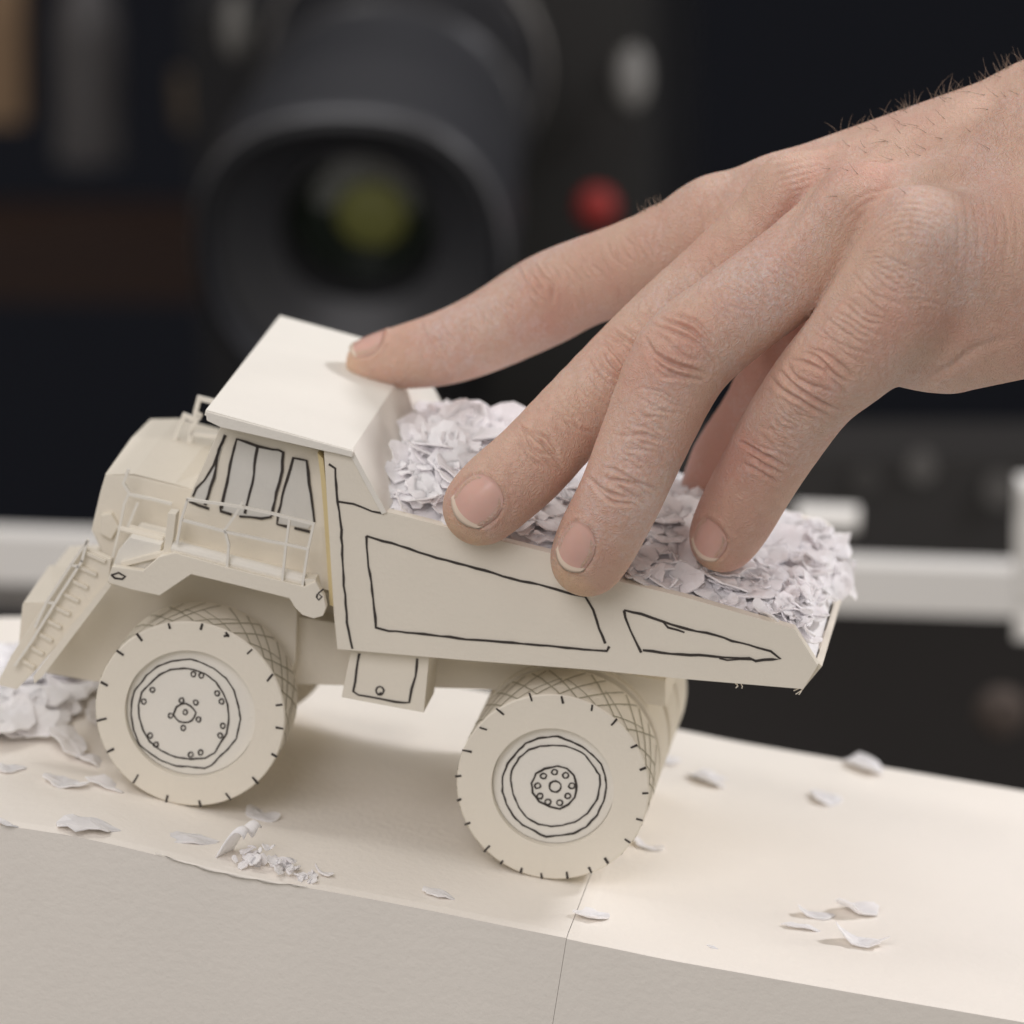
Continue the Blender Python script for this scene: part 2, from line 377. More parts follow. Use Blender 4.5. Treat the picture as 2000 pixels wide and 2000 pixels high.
# --- cab
m = MB(); CV = .075
cab = [(431, 832), (626, 880), (632, 960), (641, 1060), (649, 1143), (630, 1152), (560, 1140), (345, 1085), (348, 1053), (373, 962)]
m.prism(UW(cab, CV), CV, .36)
part(m, 'cab')
def pane(pts, lines):
    m = MB(); m.prism(UW(r1(pts), CV-.002), CV-.002, CV+.001)
    for l in lines: m.stroke(LL(r1(l), CV-.002), N, .0068, 1, .0014)
    part(m, 'window', [PANE, INK, PENCIL], bevel=0)
pane([(1213, 695), (1178, 770), (1160, 900), (1108, 1065), (1045, 1045), (1060, 980), (1150, 850)],
     [[(1215, 688), (1190, 745), (1150, 850), (1100, 930), (1060, 975), (1040, 1020)], [(1215, 690), (1178, 770), (1165, 870), (1135, 970), (1105, 1065)], [(1020, 1045), (1070, 1065), (1128, 1086)]])
pane([(1280, 718), (1330, 727), (1390, 747), (1470, 767), (1525, 782), (1520, 880), (1490, 1000), (1465, 1125), (1410, 1138), (1290, 1123), (1195, 1095), (1235, 900)],
     [[(1190, 1070), (1192, 1097), (1250, 1117)], [(1290, 1127), (1410, 1140), (1465, 1130)], [(1195, 1085), (1235, 900), (1243, 850), (1278, 712), (1330, 725), (1390, 747), (1470, 766), (1500, 768), (1526, 782), (1520, 880), (1490, 1000), (1465, 1125)], [(1390, 750), (1360, 950), (1320, 1112)]])
pane([(1580, 815), (1655, 828), (1667, 950), (1693, 1155), (1660, 1195), (1500, 1165), (1545, 930)],
     [[(1500, 1110), (1545, 930), (1580, 810), (1620, 822), (1655, 825), (1667, 950), (1680, 1060), (1695, 1160)], [(1500, 1110), (1495, 1168), (1558, 1185)], [(1587, 1190), (1672, 1210)]])
m = MB(); m.prism(UW(r1([(1722, 812), (1740, 815), (1770, 1000), (1795, 1450), (1790, 1530), (1745, 1520)]), CV-.02), CV-.02, CV+.02); part(m, 'cab_pillar', bevel=0)
GLUE_SHADE = mat('glue edge with gap shade', (.70, .58, .32), .5, .3, .3, 90)
m = MB(); m.prism(UW([(620, 884), (631, 896), (636, 940), (641, 1010), (653, 1185), (644, 1182), (632, 1000), (626, 930)], .03), .03, .07); part(m, 'glue_gap_shade', [GLUE_SHADE], bevel=0)  # glue line, with the warm yellow shade of the gap painted into its colour
# --- deck plate and catwalk
m = MB()
deck = r1([(580, 1475), (603, 1398), (770, 1422), (860, 1345), (940, 1325), (1230, 1405), (1640, 1507), (1700, 1478), (1745, 1560), (1757, 1620), (1740, 1665), (1690, 1678), (1630, 1660), (1590, 1620), (1560, 1570), (1300, 1505), (1030, 1440), (940, 1500), (860, 1555), (700, 1520), (590, 1487)])
m.prism(UW(deck, -.005), -.005, .012)
m.stroke(LL(r1([(600, 1442), (640, 1431), (675, 1450), (660, 1466), (620, 1460)]), -.005), N, .005, 1, .0005, True, .006)
m.stroke(LL(r1([(1745, 1518), (1715, 1542), (1735, 1560), (1718, 1578), (1706, 1562), (1712, 1545)]), -.005), N, .004, 1, .0005)
part(m, 'deck_side')
m = MB(); dk = UW(r1([(640, 1385), (860, 1330), (940, 1318), (1230, 1398), (1640, 1498)]), 0)
m.sheet(dk, .012, .2, .012); part(m, 'deck')
m = MB(); m.tube([L(*r1([(930, 1292)])[0], .02), L(*r1([(1645, 1473)])[0], .02)], .0145, seg=14); part(m, 'tube', [CARDW], smooth=False, bevel=0)
m = MB(); q = r1([(1640, 1465), (1700, 1465), (1712, 1520), (1650, 1520)]); m.prism(UW(q, -.002), -.002, .03); part(m, 'bracket')
m = MB(); m.prism(UW(r1([(640, 1310), (700, 1240), (870, 1280), (860, 1345), (770, 1418), (610, 1390)]), .02), .02, .12); part(m, 'step_box', [CARDW])
m = MB(); m.tube([L(*r1([(650, 1195)])[0], .05), L(*r1([(880, 1250)])[0], .05)], .007); m.tube([L(*r1([(700, 1185)])[0], .07), L(*r1([(900, 1235)])[0], .07)], .006)
part(m, 'hand_bar', bevel=0)
m = MB(); m.prism(UW(r1([(905, 1110), (950, 1115), (935, 1240), (915, 1335), (875, 1335), (890, 1240)]), .01), .01, .04); part(m, 'post')
def rail(name, lines, v, wd=.008, th_=.006, mats=None):
    m = MB()
    for l in lines: m.flatbar(LL(r1(l), v), wd, th_)
    return part(m, name, mats or [CARDW], bevel=0)
rail('railing', [[(1010, 1038), (1100, 1050), (1200, 1063), (1310, 1080), (1500, 1122), (1690, 1170)], [(990, 1152), (1100, 1180), (1210, 1210), (1290, 1228), (1430, 1258), (1560, 1282), (1660, 1304)],
                 [(1305, 1055), (1262, 1130), (1212, 1200), (1232, 1280), (1222, 1425)], [(1560, 1140), (1540, 1290), (1518, 1500)], [(1690, 1170), (1660, 1300), (1630, 1500)], [(1010, 1038), (975, 1150), (955, 1270)]], -.002, .0056)
rail('railing', [[(690, 880), (665, 950), (700, 1010), (800, 1032), (920, 1062)], [(692, 1010), (670, 1060), (645, 1190), (600, 1380)], [(740, 1060), (690, 1180)], [(640, 1190), (760, 1220)]], .09, .006)
rail('railing', [[(938, 720), (992, 585), (1030, 600), (1070, 595)], [(1022, 742), (1030, 650), (1075, 585), (1052, 570), (1072, 492), (1175, 518)], [(1035, 682), (1180, 700)]], .36, .0105, .008)
# --- front stair with bumper box
m = MB()
st = r1([(440, 1290), (600, 1360), (585, 1480), (420, 1680), (200, 1950), (90, 2060), (0, 2040), (-10, 2020), (60, 1880), (240, 1600)])
m.prism(UW(st, .06), .06, .075); part(m, 'stair')
m = MB()
for i in range(9):
    t = i/9; xa, ya = 450+(-20-450)*t*0+(-400)*t, 1330+620*t
    x1_, y1_ = 470-410*t, 1330+640*t
    m.flatbar(LL(r1([(x1_, y1_), (x1_+90-20*t, y1_+40)]), .052), .007, .007)
part(m, 'step', bevel=0)
m = MB(); m.prism(UW(r1([(580, 1478), (600, 1500), (230, 1990), (185, 2030), (180, 1990), (380, 1720)]), .04), .04, .06); part(m, 'stair_rail', bevel=0)
rail('railing', [[(470, 1260), (380, 1390), (250, 1590), (190, 1720)], [(440, 1370), (330, 1540), (170, 1800), (80, 1930)], [(470, 1260), (440, 1370)], [(380, 1390), (420, 1400)], [(250, 1590), (290, 1600)]], .045, .006)
m = MB(); m.prism(UW(r1([(120, 1605), (300, 1595), (330, 1640), (300, 1850), (100, 1832)]), .12), .12, .5)
m.hull(LL(r1([(120, 1603), (310, 1597), (300, 1590), (128, 1590)]), .121), LL(r1([(265, 1392), (420, 1418), (415, 1410), (270, 1388)]), .34)); part(m, 'bumper')
m = MB(); g0 = LL(r1([(545, 1120), (600, 1110), (640, 1180), (600, 1250), (540, 1220)]), .12)
m.prism([(p[0], p[2]) for p in g0], .118, .14); part(m, 'headlight')

# ------------------------------------------------------------------ paper scraps
def flake_geo(mb, c, n, size, asp, bend, seed, to=None, frame=None):
    r_ = random.Random(seed); n = Vector(n).normalized(); a = n.orthogonal().normalized()
    if frame: a = (Vector(frame)-n*Vector(frame).dot(n)).normalized()
    else: a = (Matrix.Rotation(r_.uniform(0, 6.28), 3, n) @ a)
    b = n.cross(a); c = Vector(c); K = 16; rad = []; ca = r_.uniform(0, 3.14); cc_, cs_ = math.cos(ca), math.sin(ca); fo = r_.uniform(-.3, .3); fa = r_.uniform(-.4, .4)
    for k in range(K): rad.append(r_.uniform(.78, 1.08)*(1+.17*math.sin(k*2*math.pi/K*2+seed)))
    tw = r_.uniform(-.4, .4)*bend; ph = r_.uniform(0, 6); top = []; bot = []
    def hgt(x, y): 
        x, y = x*cc_+y*cs_, -x*cs_+y*cc_
        return bend*size*(.9*x*x-.25+tw*x*y*2)+.07*size*math.sin(5*x+ph)*math.cos(4*y+ph)+fa*size*abs(y-fo)*.35
    for q in (1, .55):
        for k in range(K):
            t = 2*math.pi*k/K; x = q*rad[k]*math.cos(t); y = q*asp*rad[k]*math.sin(t)
            p = c+a*(x*size)+b*(y*size)+n*hgt(x, y); top.append(p)
    top.append(c+n*hgt(0, 0)); th_ = n*(-.0035)
    bot = [p+th_ for p in top]; m_ = len(top); fs = []
    for k in range(K):
        k2 = (k+1) % K
        fs += [[k, k2, K+k2, K+k], [K+k, K+k2, 2*K], [m_+k2, m_+k, m_+K+k, m_+K+k2], [m_+K+k2, m_+K+k, m_+2*K], [k2, k, m_+k, m_+k2]]
    mb.add(top+bot, fs)
# load
r0 = random.Random(11)
rim = UW([(754, 999), (1085, 1083), (1343, 1168), (1551, 1228), (1600, 1296)], VN)
ru = [p[0] for p in rim]; rw = [p[1] for p in rim]
def load_h(u, v):
    x = (u-ru[0])/(ru[-1]-ru[0]); y = (v-VN)/(VFAR-VN)
    h = float(np.interp(u, ru, rw))
    bump = .06*math.sin(math.pi*min(max(y, 0), 1))**.7*(1-.75*x)+.05*math.exp(-((x-.12)/.12)**2)*math.sin(math.pi*min(max(y, 0), 1))+.012*math.exp(-((x-.93)/.10)**2)*math.exp(-((y-.72)/.3)**2)
    bump += .04*math.exp(-((x-.62)/.08)**2)*math.exp(-((y-.55)/.25)**2)
    return h-.018+bump+.016*math.sin(u*17+v*9)*math.sin(v*15-u*6)
m = MB()
u0, u1 = ru[0]-.04, ru[-1]-.012
m.grid(lambda i, j: (u0+(u1-u0)*i, VN+.026+(VFAR-VN-.052)*j, load_h(u0+(u1-u0)*i, VN+.026+(VFAR-VN-.052)*j)-.012+r0.uniform(-.006, .006)), 60, 34)
n_ = 60
for j in range(34):    # tail face of the heap
    pass
for i in range(950):
    x = r0.random(); y = r0.random(); u = u0+.02+(u1-u0-.01)*x; v = VN+.04+(VFAR-VN-.08)*y
    nrm = Vector((r0.gauss(0, .25), r0.gauss(-.12, .25), 1)).normalized()
    sz = r0.choice([.02, .03, .042, .055, .07])*r0.uniform(.8, 1.15)
    if y < .05 or y > .95 or x > .9: sz *= .6
    if x > .96: continue
    flake_geo(m, (u, v, load_h(u, v)+r0.uniform(-.006, .016)), nrm, sz, r0.uniform(.5, .95), r0.uniform(-.4, .45), 100+i)
for i in range(40):    # spilling over the tail
    v = r0.uniform(VN+.05, VFAR-.03); x = r0.random()*.6-.15
    flake_geo(m, (ru[-2]+.0+(ru[-1]-ru[-2])*x+r0.uniform(-.02, .02), v, np.interp(ru[-2]+(ru[-1]-ru[-2])*x, ru, rw)+r0.uniform(-.01, .03)), (r0.gauss(.6, .4), r0.gauss(0, .4), 1), r0.uniform(.02, .042), .7, .5, 900+i)
for (px, py, v) in [(1645, 1092, .6), (1650, 1120, .52), (1640, 1150, .45), (1628, 1080, .62), (1655, 1135, .5), (1636, 1105, .6)]:
    flake_geo(m, L(px, py, v), (r0.gauss(.4, .4), r0.gauss(-.3, .4), 1), .04, .75, .5, px+py)
ld = m.build('paper_scrap_load', FLAKE, base=(ru[0], VN+.1, rw[-1])); tag(ld, 'heap of torn white paper scraps filling the bed of the card dump truck', 'paper scraps', kind='stuff')

GRP = 'loose paper scraps on the card blocks'
def scrap(px, py, wpx, asp, bend, label, tilt=(0, 0), seed=0, lift=.006, fr=(1, 0, 0)):
    p = ghit(px, py); s = wpx/900/2
    m = MB(); c = Vector((p[0], p[1], ground(p[0])+.002+abs(bend)*s*.25+abs(tilt[1])*s*asp*.3))
    flake_geo(m, c, (tilt[0], -tilt[1]*.7, 1), s*1.05, asp, bend*(.8 if seed % 3 else -.7), seed or int(px+py), frame=fr)
    o = m.build('paper_scrap', FLAKE, base=(p[0], p[1], ground(p[0]))); tag(o, label, 'paper scrap', GRP)
    return o
S_ = [(1387, 1525, 88, .8, .7, 'cupped white scrap behind the rear wheel, in the middle of the slope top', (.1, -.2)),
      (1690, 1500, 88, .9, .75, 'humped white scrap on the far edge of the slope against the dark background', (.1, -.2)),
      (1612, 1563, 88, .7, .5, 'flattish scrap just below the humped scrap on the far edge', (.2, -.1)),
      (1593, 1788, 86, .35, .35, 'ragged narrow scrap on the left of the cluster of four near the front edge', (.1, -.2)),
      (1675, 1782, 95, .7, .75, 'arched scrap at the upper right of the cluster of four near the front edge', (.1, -.25)),
      (1570, 1814, 80, .28, .3, 'thin pointed sliver at the lower left of the cluster of four', (.1, -.1)),
      (1677, 1842, 90, .6, .55, 'bent scrap at the lower right of the cluster of four', (.15, -.15)),
      (1392, 1851, 24, .4, .2, 'tiny dark-edged crumb right of the seam near the front edge', (0, 0)),
      (1305, 1487, 60, .7, .4, 'faint scrap right beside the rear wheel top, partly behind it', (0, -.1)),
      (1266, 1655, 76, .45, .5, 'pointed scrap touching the right side of the rear tyre', (.1, -.2)),
      (1157, 1791, 76, .6, .55, 'folded scrap just right of the seam between the two blocks', (.1, -.2)),
      (174, 1615, 112, .8, .35, 'large torn scrap lying in front of and left of the front wheel', (.05, -.25)),
      (125, 1533, 84, .75, .3, 'flat scrap left of the front wheel, touching a whiter curled one', (0, -.1)),
      (212, 1538, 80, .6, .7, 'bright curled scrap wedged against the front tyre', (.25, -.2)),
      (178, 1490, 64, .7, .6, 'cupped scrap behind the curled one at the left of the front tyre', (.2, -.2)),
      (511, 1592, 86, .5, .3, 'greyish flat scrap in the shadow just right of the front wheel', (0, -.1)),
      (20, 1503, 60, .8, .3, 'scrap at the left edge of the photo below the heap', (0, -.15)),
      (362, 1638, 110, .45, .15, 'long flat scrap in front of the front wheel', (0, -.05)),
      (8, 1612, 46, .5, .6, 'crumpled bit at the left edge by the front rim of the block', (.2, -.3)),
      (630, 1708, 38, .6, .7, 'small crumpled bit right of the crumb heap on the front edge', (.3, -.4)),
      (856, 1750, 74, .4, .4, 'thin torn sliver on the front edge between the two wheels', (.1, -.2))]
for i, a in enumerate(S_): scrap(*a[:6], tilt=a[6], seed=40+i, fr=(1, rnd.uniform(-.3, .3), 0))
# upright folded scrap and the crumb heap by the front edge
p = ghit(455, 1672); m = MB()
def fold(i, j):
    x = (i-.5)*.07; 
    return (p[0]-.02+j*.055+x*.35, p[1]+x*.8, ground(p[0])+.004+.075*math.sin(1.0+2.2*(1-j))*.9-.01*abs(i-.5)+.012*math.sin(i*9)*j)
m.grid(fold, 8, 8)
o = m.build('paper_scrap', FLAKE, base=(p[0], p[1], ground(p[0])), smooth=True); so = o.modifiers.new('t', 'SOLIDIFY'); so.thickness = .004
tag(o, 'tall folded scrap standing up in front of the front wheel beside the crumb heap', 'paper scrap', GRP)
p = ghit(530, 1700); m = MB()
for i in range(46):
    x = r0.uniform(-.085, .095); h = max(0, .045*(1-abs(x+.02)/.1))
    u = p[0]+x; flake_geo(m, (u, VF+.02+r0.uniform(0, .05), ground(u)+r0.uniform(.002, .004+h)), (r0.gauss(0, .7), r0.gauss(-.4, .6), 1), r0.uniform(.006, .017), .7, r0.uniform(-.5, .8), 500+i)
tag(m.build('paper_crumbs', FLAKE, base=(p[0], VF, ground(p[0]))), 'little heap of paper crumbs on the front edge, right of the tall folded scrap', 'paper crumbs', kind='stuff')
m = MB()
for i in range(130):
    px = r0.triangular(-220, 150, -40); py = 1440+r0.uniform(-25, 35)+(px+160)*.02; g = ghit(px, py); h = max(0, .05*(1-((px-10)/190)**2))
    flake_geo(m, (g[0], g[1]+r0.uniform(0, .5), ground(g[0])+r0.uniform(0, .01+h)), (r0.gauss(0, .25), r0.gauss(-.1, .25), 1), r0.uniform(.03, .08), .7, r0.uniform(-.25, .3), 2000+i)
g = ghit(20, 1440); tag(m.build('paper_scrap_pile', FLAKE, base=(g[0], g[1], ground(g[0]))), 'blurred low pile of paper scraps at the left edge under the front stair', 'paper pile', kind='stuff')
# peeled paper edge along the front rim of the left block
m = MB(); gp = [L(x, y, VF) for x, y in [(300, 1690), (360, 1703), (430, 1716), (500, 1727), (600, 1738)]]
cnt = 26; pts = []
for i in range(cnt):
    t = i/(cnt-1); u = gp[0][0]+(gp[-1][0]-gp[0][0])*t; hh = .009*math.sin(math.pi*t)
    pts.append((u, hh))
m.grid(lambda i, j: (pts[int(round(i*(cnt-1)))][0], VF-.004-.007*math.sin(j*3.1)*(pts[int(round(i*(cnt-1)))][1]/.014), ground(pts[int(round(i*(cnt-1)))][0])+.001-pts[int(round(i*(cnt-1)))][1]*(.1+j)-(.003*math.sin(i*31+j*4)*j)), cnt-1, 5)
tag(m.build('peeled_edge', BOARD, base=(gp[0][0], VF, gp[0][2]), smooth=True), 'wrinkled flap of peeled paper along the front rim below the front wheel', 'paper flap')
#HAND_BEGIN
# ------------------------------------------------------------------ the hand (one continuous surface, polygonised from blended bones)
def J(x, y, v, r):                    # joint: traced centre, depth, radius in photo pixels
    p = WP(x, y, v); D = (p-C0).dot(CF); return (np.array(p), r*D/FPX)
BODY, FING = [], []
INDEX = [J(722, 708, .50, 47), J(790, 697, .50, 60), J(865, 681, .50, 69), (J(950, 648, .50, 76)), J(1055, 592, .50, 86), J(1130, 555, .48, 84), J(1250, 512, .45, 86), J(1405, 440, .42, 92)]
MIDDLE = [J(938, 992, -.005, 74), J(975, 957, .0, 78), J(1035, 905, .02, 79), J(1120, 815, .09, 78), J(1218, 722, .18, 84), J(1310, 630, .235, 84), J(1430, 525, .27, 88), J(1560, 400, .30, 92)]
RING = [J(1147, 1094, -.02, 72), J(1172, 1045, -.03, 78), J(1213, 965, -.03, 80), J(1262, 850, .0, 86), J(1330, 705, .04, 96), J(1420, 625, .07, 92), J(1540, 535, .11, 92), J(1680, 425, .17, 98)]
PINKY = [J(1412, 1052, .16, 66), J(1438, 1005, .14, 74), J(1482, 925, .11, 78), J(1530, 845, .08, 84), J(1594, 755, .05, 90), J(1668, 682, .04, 104), J(1742, 592, .05, 118), J(1800, 480, .07, 108)]
THUMB = [J(1385, 985, .50, 62), J(1425, 905, .49, 75), J(1490, 815, .46, 82), J(1570, 700, .40, 100), J(1700, 590, .34, 115)]
FING = [INDEX, MIDDLE, RING, PINKY, THUMB]
def seg(a, b): BODY.append((a, b))
iM, mM, rM, pM = INDEX[-1], MIDDLE[-1], RING[-1], PINKY[-1]
iW, mW, rW, pW = J(2050, 240, .44, 118), J(2070, 330, .37, 130), J(2090, 430, .30, 130), J(2120, 540, .16, 122)
for a, b in ((iM, iW), (mM, mW), (rM, rW), (pM, pW)): seg(a, b)
seg(J(1560, 480, .36, 105), J(2000, 400, .40, 150))        # palm thickness
seg(J(1700, 540, .26, 110), J(2050, 480, .33, 150))
seg(J(1640, 395, .33, 92), J(1900, 330, .36, 130))
seg(J(1860, 668, .14, 96), J(2080, 590, .17, 130))         # heel of the hand, little-finger side
seg(J(1785, 645, .11, 110), J(2050, 540, .16, 140)); seg(J(1815, 545, .10, 118), J(2060, 470, .2, 140))
seg(J(1640, 560, .42, 90), J(1990, 500, .45, 130))         # ball of the thumb
FA = [iW, J(2300, 150, .36, 175), J(2800, -60, .34, 215)]; FB = [pW, J(2330, 400, .28, 175), J(2800, 170, .28, 215)]
for c in (FA, FB):
    for a, b in zip(c[:-1], c[1:]): seg(a, b)
seg(mW, FA[1]); seg(rW, FB[1])
h = .0058
def to_cam(p): return p
allp = [j for s in BODY for j in s]+[j for f in FING for j in f]
lo = np.min([p-r-.03 for p, r in allp], 0); hi = np.max([p+r+.03 for p, r in allp], 0)
n = np.ceil((hi-lo)/h).astype(int)+1
ax_ = [lo[i]+h*np.arange(n[i], dtype=np.float32) for i in range(3)]
BIG = .12
def rc(X, Y, Zz, a, b):               # round cone distance
    (pa, ra), (pb, rb) = a, b; ba = pb-pa; L2 = float(ba@ba)
    t = ((X-pa[0])*ba[0]+(Y-pa[1])*ba[1]+(Zz-pa[2])*ba[2])/L2; t = np.clip(t, 0, 1)
    s = t*t*(3-2*t)*.0+t
    return np.sqrt((X-pa[0]-t*ba[0])**2+(Y-pa[1]-t*ba[1])**2+(Zz-pa[2]-t*ba[2])**2)-(ra+(rb-ra)*s)
def smin(a, b, k):
    q = np.clip(k-np.abs(a-b), 0, None)/k; return np.minimum(a, b)-q*q*k*.25
def box_of(a, b, m):
    l_ = np.minimum(a[0]-a[1], b[0]-b[1])-m; u_ = np.maximum(a[0]+a[1], b[0]+b[1])+m
    i0 = np.clip(np.floor((l_-lo)/h).astype(int), 0, n); i1 = np.clip(np.ceil((u_-lo)/h).astype(int)+1, 0, n)
    return tuple(slice(i0[i], i1[i]) for i in range(3))
def field(segs, k):
    F = np.full(tuple(n), BIG, np.float32)
    for a, b in segs:
        s = box_of(a, b, BIG*.8); X = ax_[0][s[0]][:, None, None]; Y = ax_[1][s[1]][None, :, None]; Zz = ax_[2][s[2]][None, None, :]
        F[s] = smin(F[s], rc(X, Y, Zz, a, b).astype(np.float32), k)
    return F
def spline(ch):                        # catmull-rom through the joints so the finger bends smoothly
    P_ = [c[0] for c in ch]; R_ = [c[1] for c in ch]; out = []
    for i in range(len(ch)-1):
        p0, p1, p2, p3 = P_[max(i-1, 0)], P_[i], P_[i+1], P_[min(i+2, len(ch)-1)]
        q0, q1, q2, q3 = R_[max(i-1, 0)], R_[i], R_[i+1], R_[min(i+2, len(ch)-1)]
        for j in range(3):
            t = j/3; f = lambda a, b, c, d: .5*((2*b)+(-a+c)*t+(2*a-5*b+4*c-d)*t*t+(-a+3*b-3*c+d)*t**3)
            out.append((f(p0, p1, p2, p3), f(q0, q1, q2, q3)))
    out.append(ch[-1]); return out
def fsegs(ch): s = spline(ch); return list(zip(s[:-1], s[1:]))
FB_ = field(BODY, .055)
FT = FB_
for ch in FING:
    Ff = field(fsegs(ch), .012)
    FT2 = smin(FB_, Ff, .045)
    FT = smin(FT, FT2, .006)
del Ff, FT2
def surface_nets(F):
    nx, ny, nz = F.shape; neg = F < 0
    cs = np.zeros((nx-1, ny-1, nz-1), np.int8)
    for dx in (0, 1):
        for dy in (0, 1):
            for dz in (0, 1): cs += neg[dx:nx-1+dx, dy:ny-1+dy, dz:nz-1+dz]
    act = np.argwhere((cs > 0) & (cs < 8)); acc = np.zeros((len(act), 3)); cnt = np.zeros(len(act))
    cor = [(a, b, c) for a in (0, 1) for b in (0, 1) for c in (0, 1)]
    for A in cor:
        for ax in range(3):
            if A[ax]: continue
            B = list(A); B[ax] = 1
            fa = F[act[:, 0]+A[0], act[:, 1]+A[1], act[:, 2]+A[2]]; fb = F[act[:, 0]+B[0], act[:, 1]+B[1], act[:, 2]+B[2]]
            m_ = (fa < 0) != (fb < 0); t = np.where(m_, fa/np.where(m_, fa-fb, 1), 0)
            q = np.array(A, float)[None].repeat(len(act), 0); q[:, ax] = t; acc[m_] += q[m_]; cnt[m_] += 1
    V = (act+acc/cnt[:, None])
    idx = -np.ones(cs.shape, np.int32); idx[act[:, 0], act[:, 1], act[:, 2]] = np.arange(len(act))
    faces = []
    for ax in range(3):
        o1, o2 = [(1, 2), (2, 0), (0, 1)][ax]
        s0 = [slice(None)]*3; s1 = [slice(None)]*3; s0[ax] = slice(0, -1); s1[ax] = slice(1, None)
        ch = neg[tuple(s0)] != neg[tuple(s1)]; e = np.argwhere(ch)
        ok = (e[:, o1] > 0) & (e[:, o2] > 0) & (e[:, o1] < F.shape[o1]-1) & (e[:, o2] < F.shape[o2]-1); e = e[ok]
        def g(d1, d2): q = e.copy(); q[:, o1] -= d1; q[:, o2] -= d2; return idx[q[:, 0], q[:, 1], q[:, 2]]
        f = np.stack([g(1, 1), g(0, 1), g(0, 0), g(1, 0)], 1)
        fl = neg[tuple(s0)][e[:, 0], e[:, 1], e[:, 2]]
        f[~fl] = f[~fl][:, ::-1]; faces.append(f)
    return V, np.concatenate(faces)
V, Fq = surface_nets(FT)
del FT, FB_
V = V*h+lo
# smoothing (taubin-like, light)
ed = np.concatenate([Fq[:, [0, 1]], Fq[:, [1, 2]], Fq[:, [2, 3]], Fq[:, [3, 0]]])
def lap(V, k, it):
    for _ in range(it):
        A = np.zeros_like(V); c = np.zeros(len(V))
        for i in range(3): A[:, i] = np.bincount(ed[:, 0], V[ed[:, 1], i], len(V))+np.bincount(ed[:, 1], V[ed[:, 0], i], len(V))
        c = np.bincount(ed[:, 0], minlength=len(V))+np.bincount(ed[:, 1], minlength=len(V))
        V = V+k*(A/c[:, None]-V)
    return V
V = lap(V, .5, 6)
def subdivide(V, Fq):                  # one linear quad split
    e = np.sort(ed, 1); key = e[:, 0].astype(np.int64)*len(V)+e[:, 1]; uq, inv = np.unique(key, return_inverse=True)
    a = (uq//len(V)).astype(int); b = (uq % len(V)).astype(int); nV = len(V); nE = len(uq); m_ = len(Fq)
    V2 = np.concatenate([V, (V[a]+V[b])/2, V[Fq].mean(1)])
    E4 = inv.reshape(4, m_).T+nV; c = nV+nE+np.arange(m_)
    out = [np.stack([Fq[:, i], E4[:, i], c, E4[:, (i-1) % 4]], 1) for i in range(4)]
    return V2, np.concatenate(out)
V, Fq = subdivide(V, Fq)
ed = np.concatenate([Fq[:, [0, 1]], Fq[:, [1, 2]], Fq[:, [2, 3]], Fq[:, [3, 0]]])
V = lap(V, .5, 3)
def normals(V):
    d = np.cross(V[Fq[:, 2]]-V[Fq[:, 0]], V[Fq[:, 3]]-V[Fq[:, 1]]); Nn = np.zeros_like(V)
    for k in range(4):
        for i in range(3): Nn[:, i] += np.bincount(Fq[:, k], d[:, i], len(V))
    return Nn/np.maximum(np.linalg.norm(Nn, axis=1), 1e-12)[:, None]
NN = normals(V)
def pix(V):
    q = V-np.array(C0); z = q@np.array(CF); return 1000+FPX*(q@np.array(CX))/z, 1000-FPX*(q@np.array(CU))/z, z
PX, PY, PZ = pix(V)
# signed facing: details belong to the outward (viewer) side of each digit
view = np.array(C0)-V; view /= np.linalg.norm(view, axis=1)[:, None]; facing = np.sum(NN*view, 1)
fmask = np.clip((facing-.05)/.3, 0, 1)
S = [[(c[0], c[1]) for c in spline(ch)] for ch in FING]
best = np.full(len(V), 9.); own = np.full(len(V), -1)
for k, s in enumerate(S):
    for (pa, ra), (pb, rb) in zip(s[:-1], s[1:]):
        ba = pb-pa; t = np.clip((V-pa)@ba/(ba@ba), 0, 1); d = np.linalg.norm(V-pa-t[:, None]*ba, axis=1)-(ra+(rb-ra)*t)
        m_ = d < best; best[m_] = d[m_]; own[m_] = k
own[best > .03] = -1
disp = np.zeros(len(V)); red = np.zeros(len(V))
rs = np.random.RandomState(5)
def crease(pts, depth, width, fid=None, pink=0):
    global disp
    pts = np.array(pts, float); x0, y0 = pts.min(0)-30; x1, y1 = pts.max(0)+30
    m_ = (PX > x0) & (PX < x1) & (PY > y0) & (PY < y1) & (facing > .02)
    if fid is not None: m_ &= (own == fid)
    i = np.where(m_)[0]
    if not len(i): return
    d = np.full(len(i), 1e9); sp = np.zeros(len(i)); ns = len(pts)-1
    for q_, (a, b) in enumerate(zip(pts[:-1], pts[1:])):
        ba = b-a; t = np.clip(((PX[i]-a[0])*ba[0]+(PY[i]-a[1])*ba[1])/(ba@ba+1e-9), 0, 1)
        dd = np.hypot(PX[i]-a[0]-t*ba[0], PY[i]-a[1]-t*ba[1]); m2 = dd < d; d[m2] = dd[m2]; sp[m2] = ((q_+t)/ns)[m2]
    fade = np.clip(4*sp*(1-sp), 0, 1)**.8
    disp[i] += 1.4*fmask[i]*fade*(-depth*np.exp(-(d/width)**2)+.22*depth*np.exp(-((d-width*2.3)/(width*1.3))**2))
